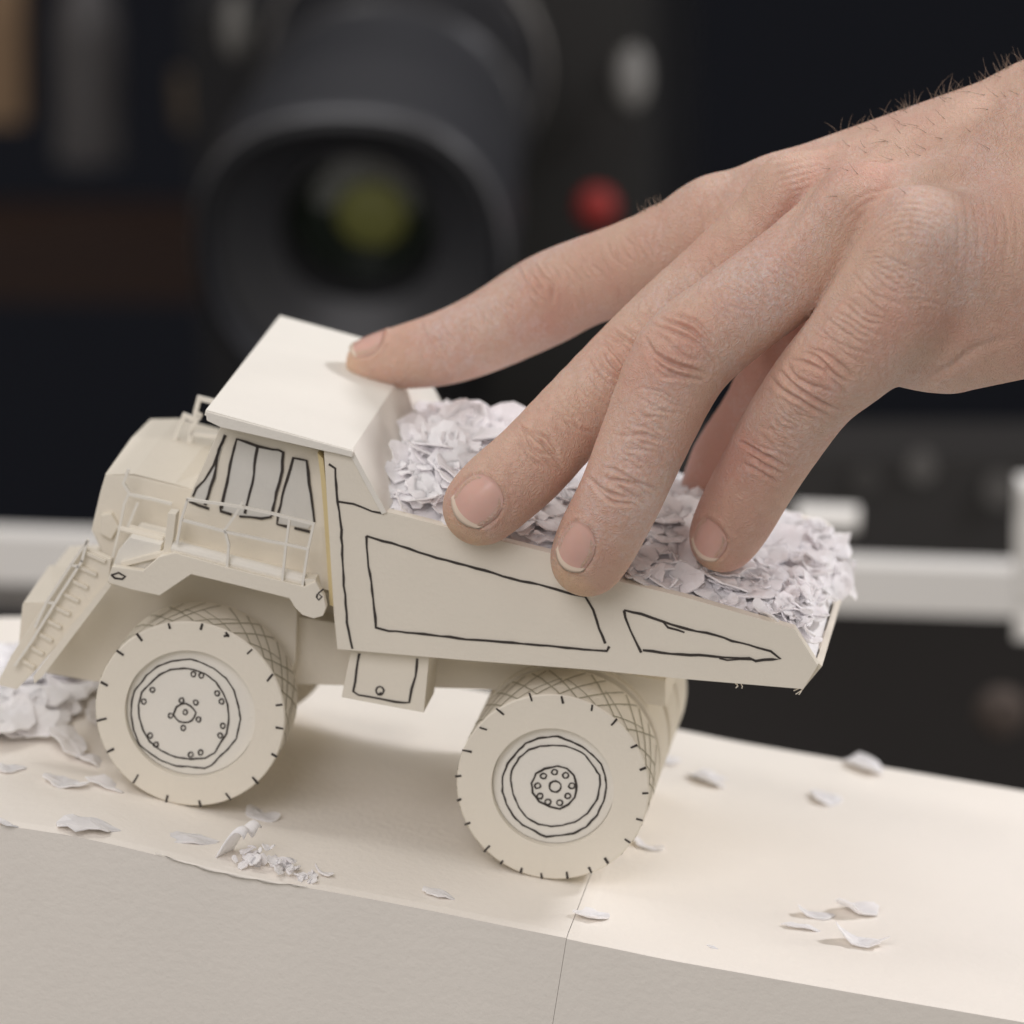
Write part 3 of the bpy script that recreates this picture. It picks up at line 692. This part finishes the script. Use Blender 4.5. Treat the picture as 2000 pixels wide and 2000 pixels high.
def knuckle(cx, cy, ang, hw, offs, bow, depth, fid, width=4.2):
    # ang: finger direction in the photo (towards the tip); arcs run across it
    d = np.array([math.cos(ang), math.sin(ang)]); s = np.array([-d[1], d[0]])
    for o in offs:
        o, amp = (o if isinstance(o, tuple) else (o, 1)); k = 9; w_ = hw*rs.uniform(.6, 1.05); wv = rs.uniform(0, 5); ph = rs.uniform(0, 6); sh = rs.uniform(-.15, .15)*hw; pts = []
        for q in range(k):
            t = -1+2*q/(k-1); pts.append(np.array([cx, cy])+s*(t*w_+sh)+d*(o-bow*np.sign(o if o else 1)*(t*t-.4)+rs.uniform(-1.5, 1.5)+wv*math.sin(3.5*t+ph)))
        crease(pts, depth*amp, width, fid)
def bump(cx, cy, rx, ry, ang, amp, fid=None):
    global disp
    c, s = math.cos(ang), math.sin(ang); x = (PX-cx)*c+(PY-cy)*s; y = -(PX-cx)*s+(PY-cy)*c
    g = np.exp(-(x/rx)**2-(y/ry)**2)*fmask
    if fid is not None: g = g*(own == fid)
    disp += amp*g
def blush_glow(cx, cy, rx, ry, ang, amp):
    global red
    c, s = math.cos(ang), math.sin(ang); x = (PX-cx)*c+(PY-cy)*s; y = -(PX-cx)*s+(PY-cy)*c
    red += amp*np.exp(-(x/rx)**2-(y/ry)**2)
A_I, A_M, A_R, A_P = math.radians(155), math.radians(133), math.radians(114), math.radians(120)
# finger joints: creases over the last joint and over the middle joint
knuckle(862, 660, A_I-.15, 44, [-14, -4, 8, 17], 5, .0035, 0, 3.2)
knuckle(1058, 548, A_I, 52, [(-30, .7), -18, (-7, 1.3), 6, (17, 1.2), 30], 9, .004, 0, 3.8)
knuckle(1050, 875, A_M, 62, [-22, (-10, 1.4), 0, 9, 20], 7, .005, 1, 3.6)
knuckle(1222, 700, A_M, 66, [(-42, .8), (-26, 1.5), -10, (8, 1), (24, 1.5), 36, 50], 12, .0052, 1, 4.2)
knuckle(1215, 950, A_R, 66, [-20, (-8, 1.3), 4, 16, 28], 6, .0045, 2, 3.4)
knuckle(1328, 672, A_R+.12, 78, [(-46, 1), (-28, 1.5), -12, (10, .8), (34, 1.5), 48, 60], 14, .0052, 2, 4.2)
knuckle(1490, 905, A_P, 66, [(-14, 1.5), 0, 18], 4, .0055, 3, 3.8)
knuckle(1590, 735, A_P+.05, 78, [(-44, .9), (-28, 1.5), -12, (12, .8), (32, 1.5), (52, 1.2)], 13, .0052, 3, 4.2)
for f, pts_ in ((1, [(1085, 812), (1128, 835), (1165, 850)]), (2, [(1205, 852), (1260, 850), (1320, 870)])): crease(pts_, .003, 4, f)
# fine parallel skin folds along the fingers
for f, (x0, y0, x1, y1, hw, an) in ((1, (1080, 850, 1190, 745, 60, A_M)), (2, (1235, 905, 1305, 760, 66, A_R)), (1, (1260, 660, 1420, 520, 60, A_M)), (2, (1400, 610, 1560, 500, 70, A_R+.3)), (3, (1505, 880, 1565, 790, 66, A_P)), (3, (1640, 680, 1750, 520, 80, A_P)), (0, (900, 650, 1010, 590, 50, A_I)), (0, (1110, 540, 1300, 470, 60, A_I))):
    for q in range(13):
        t = (q+rs.uniform(-.3, .3))/13; knuckle(x0+(x1-x0)*t, y0+(y1-y0)*t, an+rs.uniform(-.12, .12), hw*rs.uniform(.5, 1), [0.], 3, .0018, f, 3)
# knuckle bumps, tendons and valleys on the back of the hand
bump(1058, 562, 46, 40, 0, .009, 0); bump(1218, 705, 50, 45, 0, .009, 1); bump(1328, 685, 58, 52, 0, .012, 2); bump(1592, 745, 52, 50, 0, .011, 3)
bump(1500, 318, 75, 45, -.5, .014); bump(1625, 400, 80, 48, -.5, .022); bump(1770, 465, 75, 60, -.6, .007); bump(1625, 590, 95, 13, -.93, -.012)
bump(1560, 395, 105, 22, -1.0, -.022); bump(1700, 425, 90, 20, -1.05, -.014)
bump(1750, 300, 180, 22, -.42, .007); bump(1860, 330, 160, 24, -.25, .006); bump(1690, 270, 170, 16, -.45, -.006)
for k in range(9):   # bundles of curved folds at the little-finger knuckle and between knuckles
    r_ = 62+k*13; cx, cy = 1775, 520; pts_ = [(cx+r_*math.cos(a), cy+r_*.95*math.sin(a)) for a in np.linspace(-2.7+rs.uniform(-.1, .1), -.7+rs.uniform(-.3, .1), 12)]
    crease(pts_, rs.uniform(.0006, .0018), 3.2)
for k in range(8):
    o = k*11; crease([(1480+o*.7, 330+o), (1530+o*.6, 318+o*.9), (1580+o*.5, 300+o*.8), (1625+o*.4, 290+o*.75)], rs.uniform(.0005, .0013), 3.0)
for k in range(12):
    x = 1712+k*9; y = 500+k*10; crease([(x-30, y-5), (x+10, y-8+rs.uniform(-3, 3)), (x+60+rs.uniform(-20, 20), y+12)], rs.uniform(.0008, .0022), 3.2, 3)
for k in range(10):
    x = 1840+k*19; crease([(x, 360+rs.uniform(-30, 30)), (x+14, 450), (x+10, 540+rs.uniform(-30, 30))], rs.uniform(.0003, .0008), 3.0)
crease([(1757, 750), (1810, 742), (1860, 715), (1905, 680), (1990, 655)], .0035, 8)
crease([(1716, 800), (1757, 752)], .003, 7)
V = V+NN*disp[:, None]
for a in ((1058, 560, 60, 40, 0, .4), (1218, 705, 60, 50, 0, .3), (1328, 690, 60, 50, 0, .4), (1592, 745, 50, 50, 0, .4), (1150, 1050, 60, 60, 0, .5), (940, 990, 70, 70, 0, .4), (1420, 1030, 60, 60, 0, .6), (1360, 900, 90, 60, 0, .3), (1105, 620, 90, 40, -.4, .5), (1430, 900, 60, 90, 0, .5), (1600, 380, 90, 40, -.8, .4), (1480, 560, 120, 50, -.7, .4), (1830, 620, 150, 70, 0, .35)): blush_glow(*a)
# light glowing through the thumb behind is painted in as redder skin
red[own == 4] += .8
# nails: patch of the digit's own surface, lifted
from mathutils.bvhtree import BVHTree
bv = BVHTree.FromPolygons([tuple(p) for p in V], [tuple(int(i) for i in f) for f in Fq]) if len(V) < 1500000 else None
NAIL = []
def nail_patch(px, py, fid, ang, hl, hw, lean):
    # ray from a point outside the finger towards its bone, leaned away from the view direction
    s = S[fid]; P_ = np.array([c[0] for c in s]); qx, qy, _ = pix(P_); j = int(np.argmin(np.hypot(qx-px, qy-py)))
    tip, nxt = s[0][0], s[3][0]; axis = Vector(tip-nxt).normalized()
    d0 = ray(px, py).normalized(); hit, nn, _, _ = bv.ray_cast(C0, d0)
    nn = Vector(nn); nn = (nn-axis*nn.dot(axis)).normalized(); side = axis.cross(nn).normalized()
    D = (hit-C0).dot(CF); k = D/FPX; hl *= k; hw *= k
    M, Kk = 16, 16; grid_ = []
    bone = Vector(tip)*.0
    rr = s[1][1]
    cen = hit-nn*rr                                    # point on the bone under the nail
    for i in range(M+1):
        row = []
        for j in range(Kk+1):
            a = (i/M*2-1); b = (j/Kk*2-1)
            # square -> superellipse
            lx = a*hl*(1-.34*b*b) if a > 0 else a*hl*math.sqrt(max(0, 1-.82*b*b))
            th = b*hw/rr*(1-.10*a*a)
            dirn = (nn*math.cos(th)+side*math.sin(th)).normalized()
            o_ = cen+axis*lx; h2, n2, _, _ = bv.ray_cast(o_+dirn*.25, -dirn)
            if h2 is None or (h2-o_).length > rr*1.5: h2 = o_+dirn*rr*.97
            flat = .0035*(1-b*b)*(1) + (.004 if a > .8 else 0)*(a-.8)/.2
            row.append((h2, dirn, flat))
        grid_.append(row)
    pts = [[h2+dn*(fl+.0005) for h2, dn, fl in row] for row in grid_]
    # smooth so the plate is even
    for _ in range(10):
        q = [[p.copy() for p in r_] for r_ in pts]
        for i in range(M+1):
            for j in range(Kk+1):
                nb = [pts[a_][b_] for a_, b_ in ((i-1, j), (i+1, j), (i, j-1), (i, j+1)) if 0 <= a_ <= M and 0 <= b_ <= Kk]
                if 0 < i < M and 0 < j < Kk: q[i][j] = pts[i][j].lerp(sum(nb, Vector())/len(nb), .5)
        pts = q
    NAIL.append((pts, grid_, M, Kk, cen))
nail_patch(716, 664, 0, 0, 38, 40, 0)
nail_patch(930, 978, 1, 0, 54, 52, 0)
nail_patch(1122, 1068, 2, 0, 54, 42, 0)
nail_patch(1382, 1055, 3, 0, 50, 40, 0)
# groove round each nail
def groove(pts, M, Kk, dep):
    global V
    ring = [pts[0][j] for j in range(Kk+1)]+[pts[i][Kk] for i in range(M+1)]+[pts[i][0] for i in range(M+1)]
    c = sum(ring, Vector())/len(ring); rad = max((p-c).length for p in ring)+.02
    m_ = np.where(np.linalg.norm(V-np.array(c), axis=1) < rad)[0]
    d = np.full(len(m_), 9.)
    for p in ring: d = np.minimum(d, np.linalg.norm(V[m_]-np.array(p), axis=1))
    V[m_] += NN[m_]*(.0022*np.exp(-((d-.009)/.006)**2)-.0022*np.exp(-(d/.004)**2))[:, None]
for pts, g_, M, Kk, cen in NAIL: groove(pts, M, Kk, .003)

me = bpy.data.meshes.new('person'); org = Vector(iW[0])
me.vertices.add(len(V)); me.vertices.foreach_set('co', (V-np.array(org)).astype(np.float32).ravel())
me.loops.add(4*len(Fq)); me.loops.foreach_set('vertex_index', Fq.astype(np.int32).ravel())
me.polygons.add(len(Fq)); me.polygons.foreach_set('loop_start', np.arange(0, 4*len(Fq), 4, dtype=np.int32)); me.polygons.foreach_set('loop_total', np.full(len(Fq), 4, np.int32))
me.polygons.foreach_set('use_smooth', np.ones(len(Fq), bool))
at = me.attributes.new('blush_glow', 'FLOAT', 'POINT'); at.data.foreach_set('value', np.clip(red, 0, 1.2).astype(np.float32))
pad = np.zeros(len(V))
for (cx, cy, rr_) in ((668, 712, 34), (880, 1035, 34), (930, 1062, 30), (1090, 1130, 34), (1130, 1160, 30), (1385, 1108, 26)): pad += .75*np.exp(-((PX-cx)**2+(PY-cy)**2)/rr_**2)
at = me.attributes.new('pad', 'FLOAT', 'POINT'); at.data.foreach_set('value', np.clip(pad, 0, .8).astype(np.float32))
me.update(calc_edges=True); me.validate()
hand = bpy.data.objects.new('person', me); COL.objects.link(hand); hand.location = org
hand['in_world'] = 1; tag(hand, 'bare left hand and forearm dusted with white powder, fingertips on the card truck', 'person')
def skin_mat():
    m = bpy.data.materials.new('skin'); m.use_nodes = True; nt = m.node_tree; n_ = nt.nodes; l = nt.links; b = n_['Principled BSDF']
    b.inputs['Roughness'].default_value = .52; b.inputs['Specular IOR Level'].default_value = .35
    b.inputs['Subsurface Weight'].default_value = .35; b.inputs['Subsurface Radius'].default_value = (1, .35, .2); b.inputs['Subsurface Scale'].default_value = .03
    tc = n_.new('ShaderNodeTexCoord'); at = n_.new('ShaderNodeAttribute'); at.attribute_name = 'blush_glow'
    nz = n_.new('ShaderNodeTexNoise'); nz.inputs['Scale'].default_value = 7; nz.inputs['Detail'].default_value = 6; l.new(tc.outputs['Object'], nz.inputs['Vector'])
    mx = n_.new('ShaderNodeMix'); mx.data_type = 'RGBA'; mx.inputs[6].default_value = (.645, .435, .335, 1); mx.inputs[7].default_value = (.61, .345, .27, 1)
    ad = n_.new('ShaderNodeMath'); ad.operation = 'MULTIPLY_ADD'; l.new(nz.outputs['Fac'], ad.inputs[0]); ad.inputs[1].default_value = 2.0; ad.inputs[2].default_value = -.80
    a2 = n_.new('ShaderNodeMath'); a2.operation = 'ADD'; a2.use_clamp = True; l.new(ad.outputs[0], a2.inputs[0]); l.new(at.outputs['Fac'], a2.inputs[1]); l.new(a2.outputs[0], mx.inputs[0])
    # white powder speckle
    n2 = n_.new('ShaderNodeTexNoise'); n2.inputs['Scale'].default_value = 95; n2.inputs['Detail'].default_value = 4; n2.inputs['Roughness'].default_value = .7; l.new(tc.outputs['Object'], n2.inputs['Vector'])
    n3 = n_.new('ShaderNodeTexNoise'); n3.inputs['Scale'].default_value = 4; l.new(tc.outputs['Object'], n3.inputs['Vector'])
    mu = n_.new('ShaderNodeMath'); mu.operation = 'MULTIPLY'; l.new(n2.outputs['Fac'], mu.inputs[0]); l.new(n3.outputs['Fac'], mu.inputs[1])
    mr = n_.new('ShaderNodeMapRange'); mr.inputs[1].default_value = .24; mr.inputs[2].default_value = .44; mr.inputs[4].default_value = .45; l.new(mu.outputs[0], mr.inputs[0])
    m3 = n_.new('ShaderNodeMix'); m3.data_type = 'RGBA'; l.new(mr.outputs[0], m3.inputs[0]); l.new(mx.outputs[2], m3.inputs[6]); m3.inputs[7].default_value = (.72, .66, .66, 1)
    at2 = n_.new('ShaderNodeAttribute'); at2.attribute_name = 'pad'
    m4 = n_.new('ShaderNodeMix'); m4.data_type = 'RGBA'; l.new(at2.outputs['Fac'], m4.inputs[0]); l.new(m3.outputs[2], m4.inputs[6]); m4.inputs[7].default_value = (.72, .50, .33, 1)
    l.new(m4.outputs[2], b.inputs['Base Color'])
    vo = n_.new('ShaderNodeTexVoronoi'); vo.feature = 'DISTANCE_TO_EDGE'; vo.inputs['Scale'].default_value = 105
    nd = n_.new('ShaderNodeTexNoise'); nd.inputs['Scale'].default_value = 30; l.new(tc.outputs['Object'], nd.inputs['Vector'])
    mp = n_.new('ShaderNodeMapping'); mp.inputs['Scale'].default_value = (1.5, .8, .8); mp.inputs['Rotation'].default_value = (0, math.radians(-48), 0)
    vm = n_.new('ShaderNodeMix'); vm.data_type = 'VECTOR'; vm.inputs[0].default_value = .06; l.new(tc.outputs['Object'], vm.inputs[4]); l.new(nd.outputs['Color'], vm.inputs[5])
    l.new(vm.outputs[1], mp.inputs['Vector']); l.new(mp.outputs[0], vo.inputs['Vector'])
    r = n_.new('ShaderNodeMapRange'); r.inputs[2].default_value = .35; l.new(vo.outputs['Distance'], r.inputs[0])
    b1 = n_.new('ShaderNodeBump'); b1.inputs['Strength'].default_value = .6; b1.inputs['Distance'].default_value = .0022; l.new(r.outputs[0], b1.inputs['Height'])
    b2 = n_.new('ShaderNodeBump'); b2.inputs['Strength'].default_value = .5; b2.inputs['Distance'].default_value = .003; l.new(n2.outputs['Fac'], b2.inputs['Height']); l.new(b1.outputs[0], b2.inputs['Normal'])
    l.new(b2.outputs[0], b.inputs['Normal']); return m
me.materials.append(skin_mat())
NM = mat('nail', (.71, .435, .365), .22, .55, 0, var=.08, vscale=12); NMD = mat('nail edge', (.74, .60, .48), .3, .5)
NM.node_tree.nodes['Principled BSDF'].inputs['Subsurface Weight'].default_value = .2; NM.node_tree.nodes['Principled BSDF'].inputs['Subsurface Scale'].default_value = .02
for pts, g_, M, Kk, cen in NAIL:
    mb = MB(); o = 0
    mb.v = [tuple(p-org) for r_ in pts for p in r_]+[tuple(p-org-(p-cen).normalized()*.007) for r_ in pts for p in r_]
    q = (M+1)*(Kk+1)
    for i in range(M):
        for j in range(Kk):
            a = i*(Kk+1)+j; e_ = 1 if i >= M-2 else 0
            mb.f.append([a, a+1, a+Kk+2, a+Kk+1]); mb.m.append(e_); mb.f.append([q+a, q+a+Kk+1, q+a+Kk+2, q+a+1]); mb.m.append(e_)
    for i in range(M):
        for j in (0, Kk): a = i*(Kk+1)+j; mb.f.append([a, a+Kk+1, q+a+Kk+1, q+a]); mb.m.append(0)
    for j in range(Kk):
        for i in (0, M): a = i*(Kk+1)+j; mb.f.append([a, a+1, q+a+1, q+a]); mb.m.append(1 if i else 0)
    nl = mb.build('fingernail', [NM, NMD], hand, (0, 0, 0), 0, True)
# hairs along the upper outline of the hand and forearm
HAIR = mat('dark arm hair', (.27, .20, .15), .5, .4)
mb = MB()
def hair(px, py, ang, ln_, curl):
    hit, nn, _, _ = bv.ray_cast(C0, ray(px, py).normalized())
    if hit is None: return
    d = CX*math.cos(ang)+CU*math.sin(ang)+Vector(nn)*.35; d.normalize(); s_ = CX*math.sin(ang)-CU*math.cos(ang); pts = []
    for q in range(6): t = q/5; pts.append(hit-org+d*(ln_*t)+s_*(curl*ln_*t*t)+CF*rnd.uniform(-.002, .002))
    mb.tube(pts, .0, 0, 4, [.00075*(1-.75*q/5) for q in range(6)])
up = [(1207, 424), (1310, 375), (1424, 305), (1517, 277), (1605, 241), (1725, 204), (1813, 166), (1932, 124), (2000, 106)]
ux = [p[0] for p in up]; uy = [p[1] for p in up]
def topy(x):
    y0 = np.interp(x, ux, uy)-30
    for q in range(40):
        hit, _, _, _ = bv.ray_cast(C0, ray(x, y0+q*2.5).normalized())
        if hit is not None: return y0+q*2.5+1.5
    return None
for k in range(85):
    x = rnd.triangular(1560, 2010, 1990) if k > 14 else rnd.uniform(1245, 1300)
    y = topy(x)
    if y is None: continue
    hair(x, y, math.radians(rnd.uniform(60, 150)), abs(rnd.gauss(.018, .02))+.006 if k > 14 else rnd.uniform(.015, .03), rnd.uniform(-.3, .5))
for k in range(70):
    x = rnd.uniform(1620, 2300); y = topy(min(x, 1999)) if x < 2000 else None
    if y is None: y = np.interp(x, [2000, 2300], [110, 10])+10
    hair(x, y+abs(rnd.gauss(0, 1))*60+4, math.radians(rnd.uniform(140, 200)), rnd.uniform(.015, .04), rnd.uniform(-.3, .5))
hr = mb.build('hair', HAIR, hand, (0, 0, 0)); hr['kind'] = 'stuff'
#HAND_END
#BG_BEGIN
# ------------------------------------------------------------------ dark studio behind, far out of focus
BLK = mat('black metal', (.022, .022, .025), .36, .6, var=.3, vscale=2)
BLK2 = mat('black rubber', (.032, .033, .038), .45, .5)
GREY = mat('worn grey metal', (.20, .19, .18), .4, .5)
RAILM = mat('white enamel', (.88, .86, .82), .45, .4)
def wb(mb, name, m, parent, org): return mb.build(name, m, parent, org, 0, False)
def D3(px, py, D): return WD(px, py, D)
def wbox(mb, c, sx, sy, sz, ax=(CX, CF, CU)):
    c = Vector(c); a, b, d = [Vector(q) for q in ax]; v = []
    for z in (-1, 1):
        for x, y in ((-1, -1), (1, -1), (1, 1), (-1, 1)): v.append(c+a*(x*sx/2)+b*(y*sy/2)+d*(z*sz/2))
    mb.add(v, [[0, 3, 2, 1], [4, 5, 6, 7], [0, 1, 5, 4], [1, 2, 6, 5], [2, 3, 7, 6], [3, 0, 4, 7]])
HX = (Vector((1, 0, 0)), Vector((0, 1, 0)), Vector((0, 0, 1)))
# walls and floor of the studio
mb = MB(); wbox(mb, (0, 34, 4), 90, .4, 44, HX); o = mb.build('wall', mat('dark wall', (.020, .023, .034), .8, .2), None, (0, 34, -18), world=True); tag(o, 'dark studio wall far behind', kind='structure')
mb = MB(); wbox(mb, (0, 8, -18.2), 90, 52, .4, HX); o = mb.build('floor', mat('dark floor', (.02, .018, .017), .6, .3), None, (0, 8, -18.4), world=True); tag(o, 'dark studio floor', kind='structure')
# cinema camera
D0 = 15.6
front = D3(683, 505, D0); axis = (Vector((-.10, -.97, -.22))).normalized()     # lens looks down at the truck
org = D3(900, 300, 18.5)
cine = empty('cinema_camera', org, world=True); tag(cine, 'black cinema camera with a big round lens, out of focus behind the truck', 'camera')
def cpart(mb, name, m): return mb.build(name, m, cine, org, 0, False)
Rf = 312*(D0+3.2)/FPX
mb = MB(); b_ = -axis
mb.lathe([(Rf*.93, 0), (Rf, .03), (Rf, .5), (Rf*.96, .52), (Rf*.9, 1.0), (Rf*.9, 1.05)], front, b_, 72)
mb.lathe([(Rf*.95, 0), (Rf*.88, .12), (Rf*.52, .24), (Rf*.50, .36)], front, b_, 72)
def petal(mb):
    a = b_.orthogonal().normalized(); zz = (CU-b_*CU.dot(b_)).normalized(); xx = zz.cross(b_)
    for i, v in enumerate(mb.v):
        q = Vector(v)-front; hh = q.dot(b_); x, z = q.dot(xx), q.dot(zz); r_ = math.hypot(x, z)
        if r_ < .01: continue
        f = 1-.028*math.cos(4*math.atan2(z, x))*max(0, 1-hh/1.0)
        mb.v[i] = tuple(front+b_*hh+(xx*x+zz*z)*f)
petal(mb)
cpart(mb, 'lens_hood', BLK2)
mb = MB(); mb.lathe([(Rf*.51, .235), (Rf*.48, .23), (Rf*.46, .36)], front, b_, 64); cpart(mb, 'lens_ring', BLK)
mb = MB()
mb.lathe([(0.001, .30), (Rf*.1, .305), (Rf*.22, .315), (Rf*.36, .34), (Rf*.46, .36)], front, b_, 48)
gl = mat('coated lens glass', (.012, .018, .012), .05, .8, coat=1); cpart(mb, 'lens_glass', gl)
mb = MB()   # green-gold coating reflection, painted as a solid disc inside the lens
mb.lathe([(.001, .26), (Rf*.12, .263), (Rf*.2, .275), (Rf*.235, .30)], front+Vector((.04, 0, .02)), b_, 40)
cpart(mb, 'green_reflection', mat('painted green reflection', (.15, .155, .04), .45, .5))
mb = MB()
mb.lathe([(Rf*.84, 1.0), (Rf*.93, 1.05), (Rf*.93, 1.5), (Rf*.86, 1.55), (Rf*.86, 1.62), (Rf*.95, 1.66), (Rf*.95, 2.3), (Rf*.88, 2.34), (Rf*.88, 2.45), (Rf*.92, 2.5), (Rf*.92, 3.1), (.01, 3.12)], front, b_, 72)
for k in range(48):
    t = 2*math.pi*k/48; a = b_.orthogonal().normalized(); c = b_.cross(a); p = front+(a*math.cos(t)+c*math.sin(t))*(Rf*.95)
    mb.tube([p+b_*1.7, p+b_*2.25], .018, seg=4)
cpart(mb, 'lens_barrel', BLK)
mb = MB(); mb.lathe([(Rf*.935, 1.62), (Rf*.96, 1.63), (Rf*.96, 1.66)], front, b_, 72); cpart(mb, 'focus_ring', GREY)
mb = MB(); mb.lathe([(Rf*1.0, .0), (Rf*1.02, .02), (Rf*1.015, .06), (Rf*1.0, .07)], front, b_, 72); petal(mb); cpart(mb, 'hood_rim', mat('dark grey metal', (.08, .08, .085), .3, .7))
yb = Vector((-axis.x, -axis.y, 0)).normalized(); xb = Vector((yb.y, -yb.x, 0)); ab = (xb, b_, xb.cross(b_))
mb = MB(); wbox(mb, D3(890, 250, 19.6), 1.8, 2.2, 1.9, ab); cpart(mb, 'camera_body', BLK)
mb = MB(); wbox(mb, D3(1120, 240, 17.8), .55, 1.2, 1.9, ab); cpart(mb, 'side_module', mat('dark grey plastic', (.035, .034, .033), .45, .5))
def knob(px, py, D, r, m, name, sy=1.0):
    mb = MB(); c = D3(px, py, D); K = r*(D+3.2)/FPX
    mb.grid(lambda i, j: c+CX*(K*math.sin(math.pi*i)*math.cos(2*math.pi*j))+CU*(K*sy*math.cos(math.pi*i))+CF*(K*.6*math.sin(math.pi*i)*math.sin(2*math.pi*j)), 14, 24)
    return mb.build(name, m, cine, org, 0, True)
knob(1165, 404, 16.9, 40, mat('red button', (.28, .018, .014), .45, .4), 'record_button')
knob(1235, 150, 17.0, 34, mat('brushed knob', (.17, .165, .155), .4, .5), 'knob', 1.9)
knob(1030, 125, 17.0, 30, mat('grey knob', (.12, .12, .115), .4, .5), 'knob', 1.7)
knob(462, 50, 17.5, 30, mat('cine clamp', (.13, .125, .115), .4, .5), 'clamp', 2.2)
knob(985, 330, 16.6, 34, mat('lens lever', (.07, .066, .07), .4, .5), 'lens_lever', 2.4)
knob(1140, 20, 17.5, 30, GREY, 'knob', 1.2)
# white slider rail with its brackets
def rail_bar(p, q, r, name, m, label, cat):
    mb = MB(); mb.tube([p, q], r, seg=20); o = mb.build(name, m, None, p, world=True); tag(o, label, cat); return o
p0, p1 = D3(-500, 1075, 14), D3(2700, 1185, 14)
sl_ = empty('slider_rail', p0, world=True); tag(sl_, 'white blurred rail running level behind the truck from edge to edge', 'rail')
def bar(p, q, hw, dp):
    a = Vector((0, 0, hw)); c = Vector((0, dp, 0)); m_ = MB(); m_.hull([p-a, p+a, p+a+c, p-a+c], [q-a, q+a, q+a+c, q-a+c]); return m_
bar(p0, p1, 48*17.2/FPX, .12).build('rail_bar', RAILM, sl_, p0)
bar(D3(-500, 1150, 14.2), D3(420, 1180, 14.2), 22*17.2/FPX, .08).build('rail_bar', mat('grey enamel', (.35, .33, .31), .5, .4), sl_, p0)
mb = MB(); c = D3(2010, 1050, 13.6); wbox(mb, c, .07, .2, .34, HX); mb.tube([D3(2010, 1010, 13.6), D3(2010, 1250, 13.6)], .045, seg=16); mb.build('clamp', RAILM, sl_, p0)
mb = MB(); mb.tube([D3(1555, 1010, 14.2), D3(1675, 1015, 14.2)], 27*17.4/FPX, seg=16)
o = mb.build('short_tube', RAILM, None, D3(1555, 1010, 14.2), world=True); tag(o, 'short pale tube end showing just above the bed tail, out of focus', 'tube')
mb = MB(); wbox(mb, D3(1800, 960, 15.6), 1.7, .5, .36, HX); og = D3(1800, 990, 15.6)
rg = empty('black_equipment_box', og, world=True); tag(rg, 'black equipment box with faint round dials behind the white rail at right', 'equipment')
mb.build('box_body', mat('equipment black', (.03, .028, .027), .5, .4), rg, og)
for x, y, r, al in ((1800, 915, 30, .10), (1955, 960, 34, .09), (1690, 940, 26, .05)):
    mb = MB(); mb.lathe([(.001, 0), (r*18.5/FPX, 0), (r*18.5/FPX, .05)], D3(x, y, 15.3), (0, 1, 0), 30); mb.build('dial', mat('dial', (al, al*.95, al*.9), .5, .4), rg, og)
mb = MB(); wbox(mb, D3(1700, 1320, 17), 4.5, .4, .8, HX); o = mb.build('equipment_case', mat('case black', (.03, .027, .026), .55, .3), None, D3(1700, 1420, 17), world=True); tag(o, 'dark equipment case low behind the card blocks at right', 'case')
mb = MB(); mb.lathe([(.001, 0), (.06, .01), (.085, .08), (.06, .16), (.001, .17)], D3(1960, 1405, 14.8), (0, 1, 0), 24); o = mb.build('clamp_knob', mat('brown knob', (.09, .07, .06), .5, .3), None, D3(1960, 1405, 14.8), world=True); tag(o, 'small brownish knob low at the right edge, out of focus', 'knob')
# things on the shelf at the upper left
mb = MB(); wbox(mb, D3(-90, 20, 22), .62, .3, .98, HX); o = mb.build('wooden_panel', mat('tan wood', (.26, .17, .10), .6, .3), None, D3(-40, 270, 22), world=True); tag(o, 'tan upright wooden panel at the upper left corner', 'panel')
mb = MB(); c = D3(170, 120, 22); mb.lathe([(.001, -.45), (.15, -.45), (.15, .15), (.12, .3), (.06, .4), (.06, .6), (.001, .6)], c, (0, 0, 1), 30); o = mb.build('bottle', mat('grey bottle', (.085, .08, .082), .4, .5), None, c-Vector((0, 0, .45)), world=True); tag(o, 'grey bottle on the dark shelf beside the tan panel', 'bottle')
mb = MB(); c = D3(400, 190, 22); mb.lathe([(.001, -.12), (.13, -.12), (.14, .1), (.001, .1)], c, (0, 0, 1), 30); o = mb.build('jar', mat('brown jar', (.13, .10, .07), .5, .4), None, c-Vector((0, 0, .12)), world=True); tag(o, 'brownish jar on the dark shelf between the bottle and the big lens', 'jar')
mb = MB(); wbox(mb, D3(60, 490, 21.5), 2.6, .8, .28, HX); o = mb.build('shelf', mat('dark brown wood', (.028, .014, .010), .6, .3), None, D3(60, 540, 21.5), world=True); tag(o, 'dark brown shelf board at the left behind the lens', 'shelf')
#BG_END
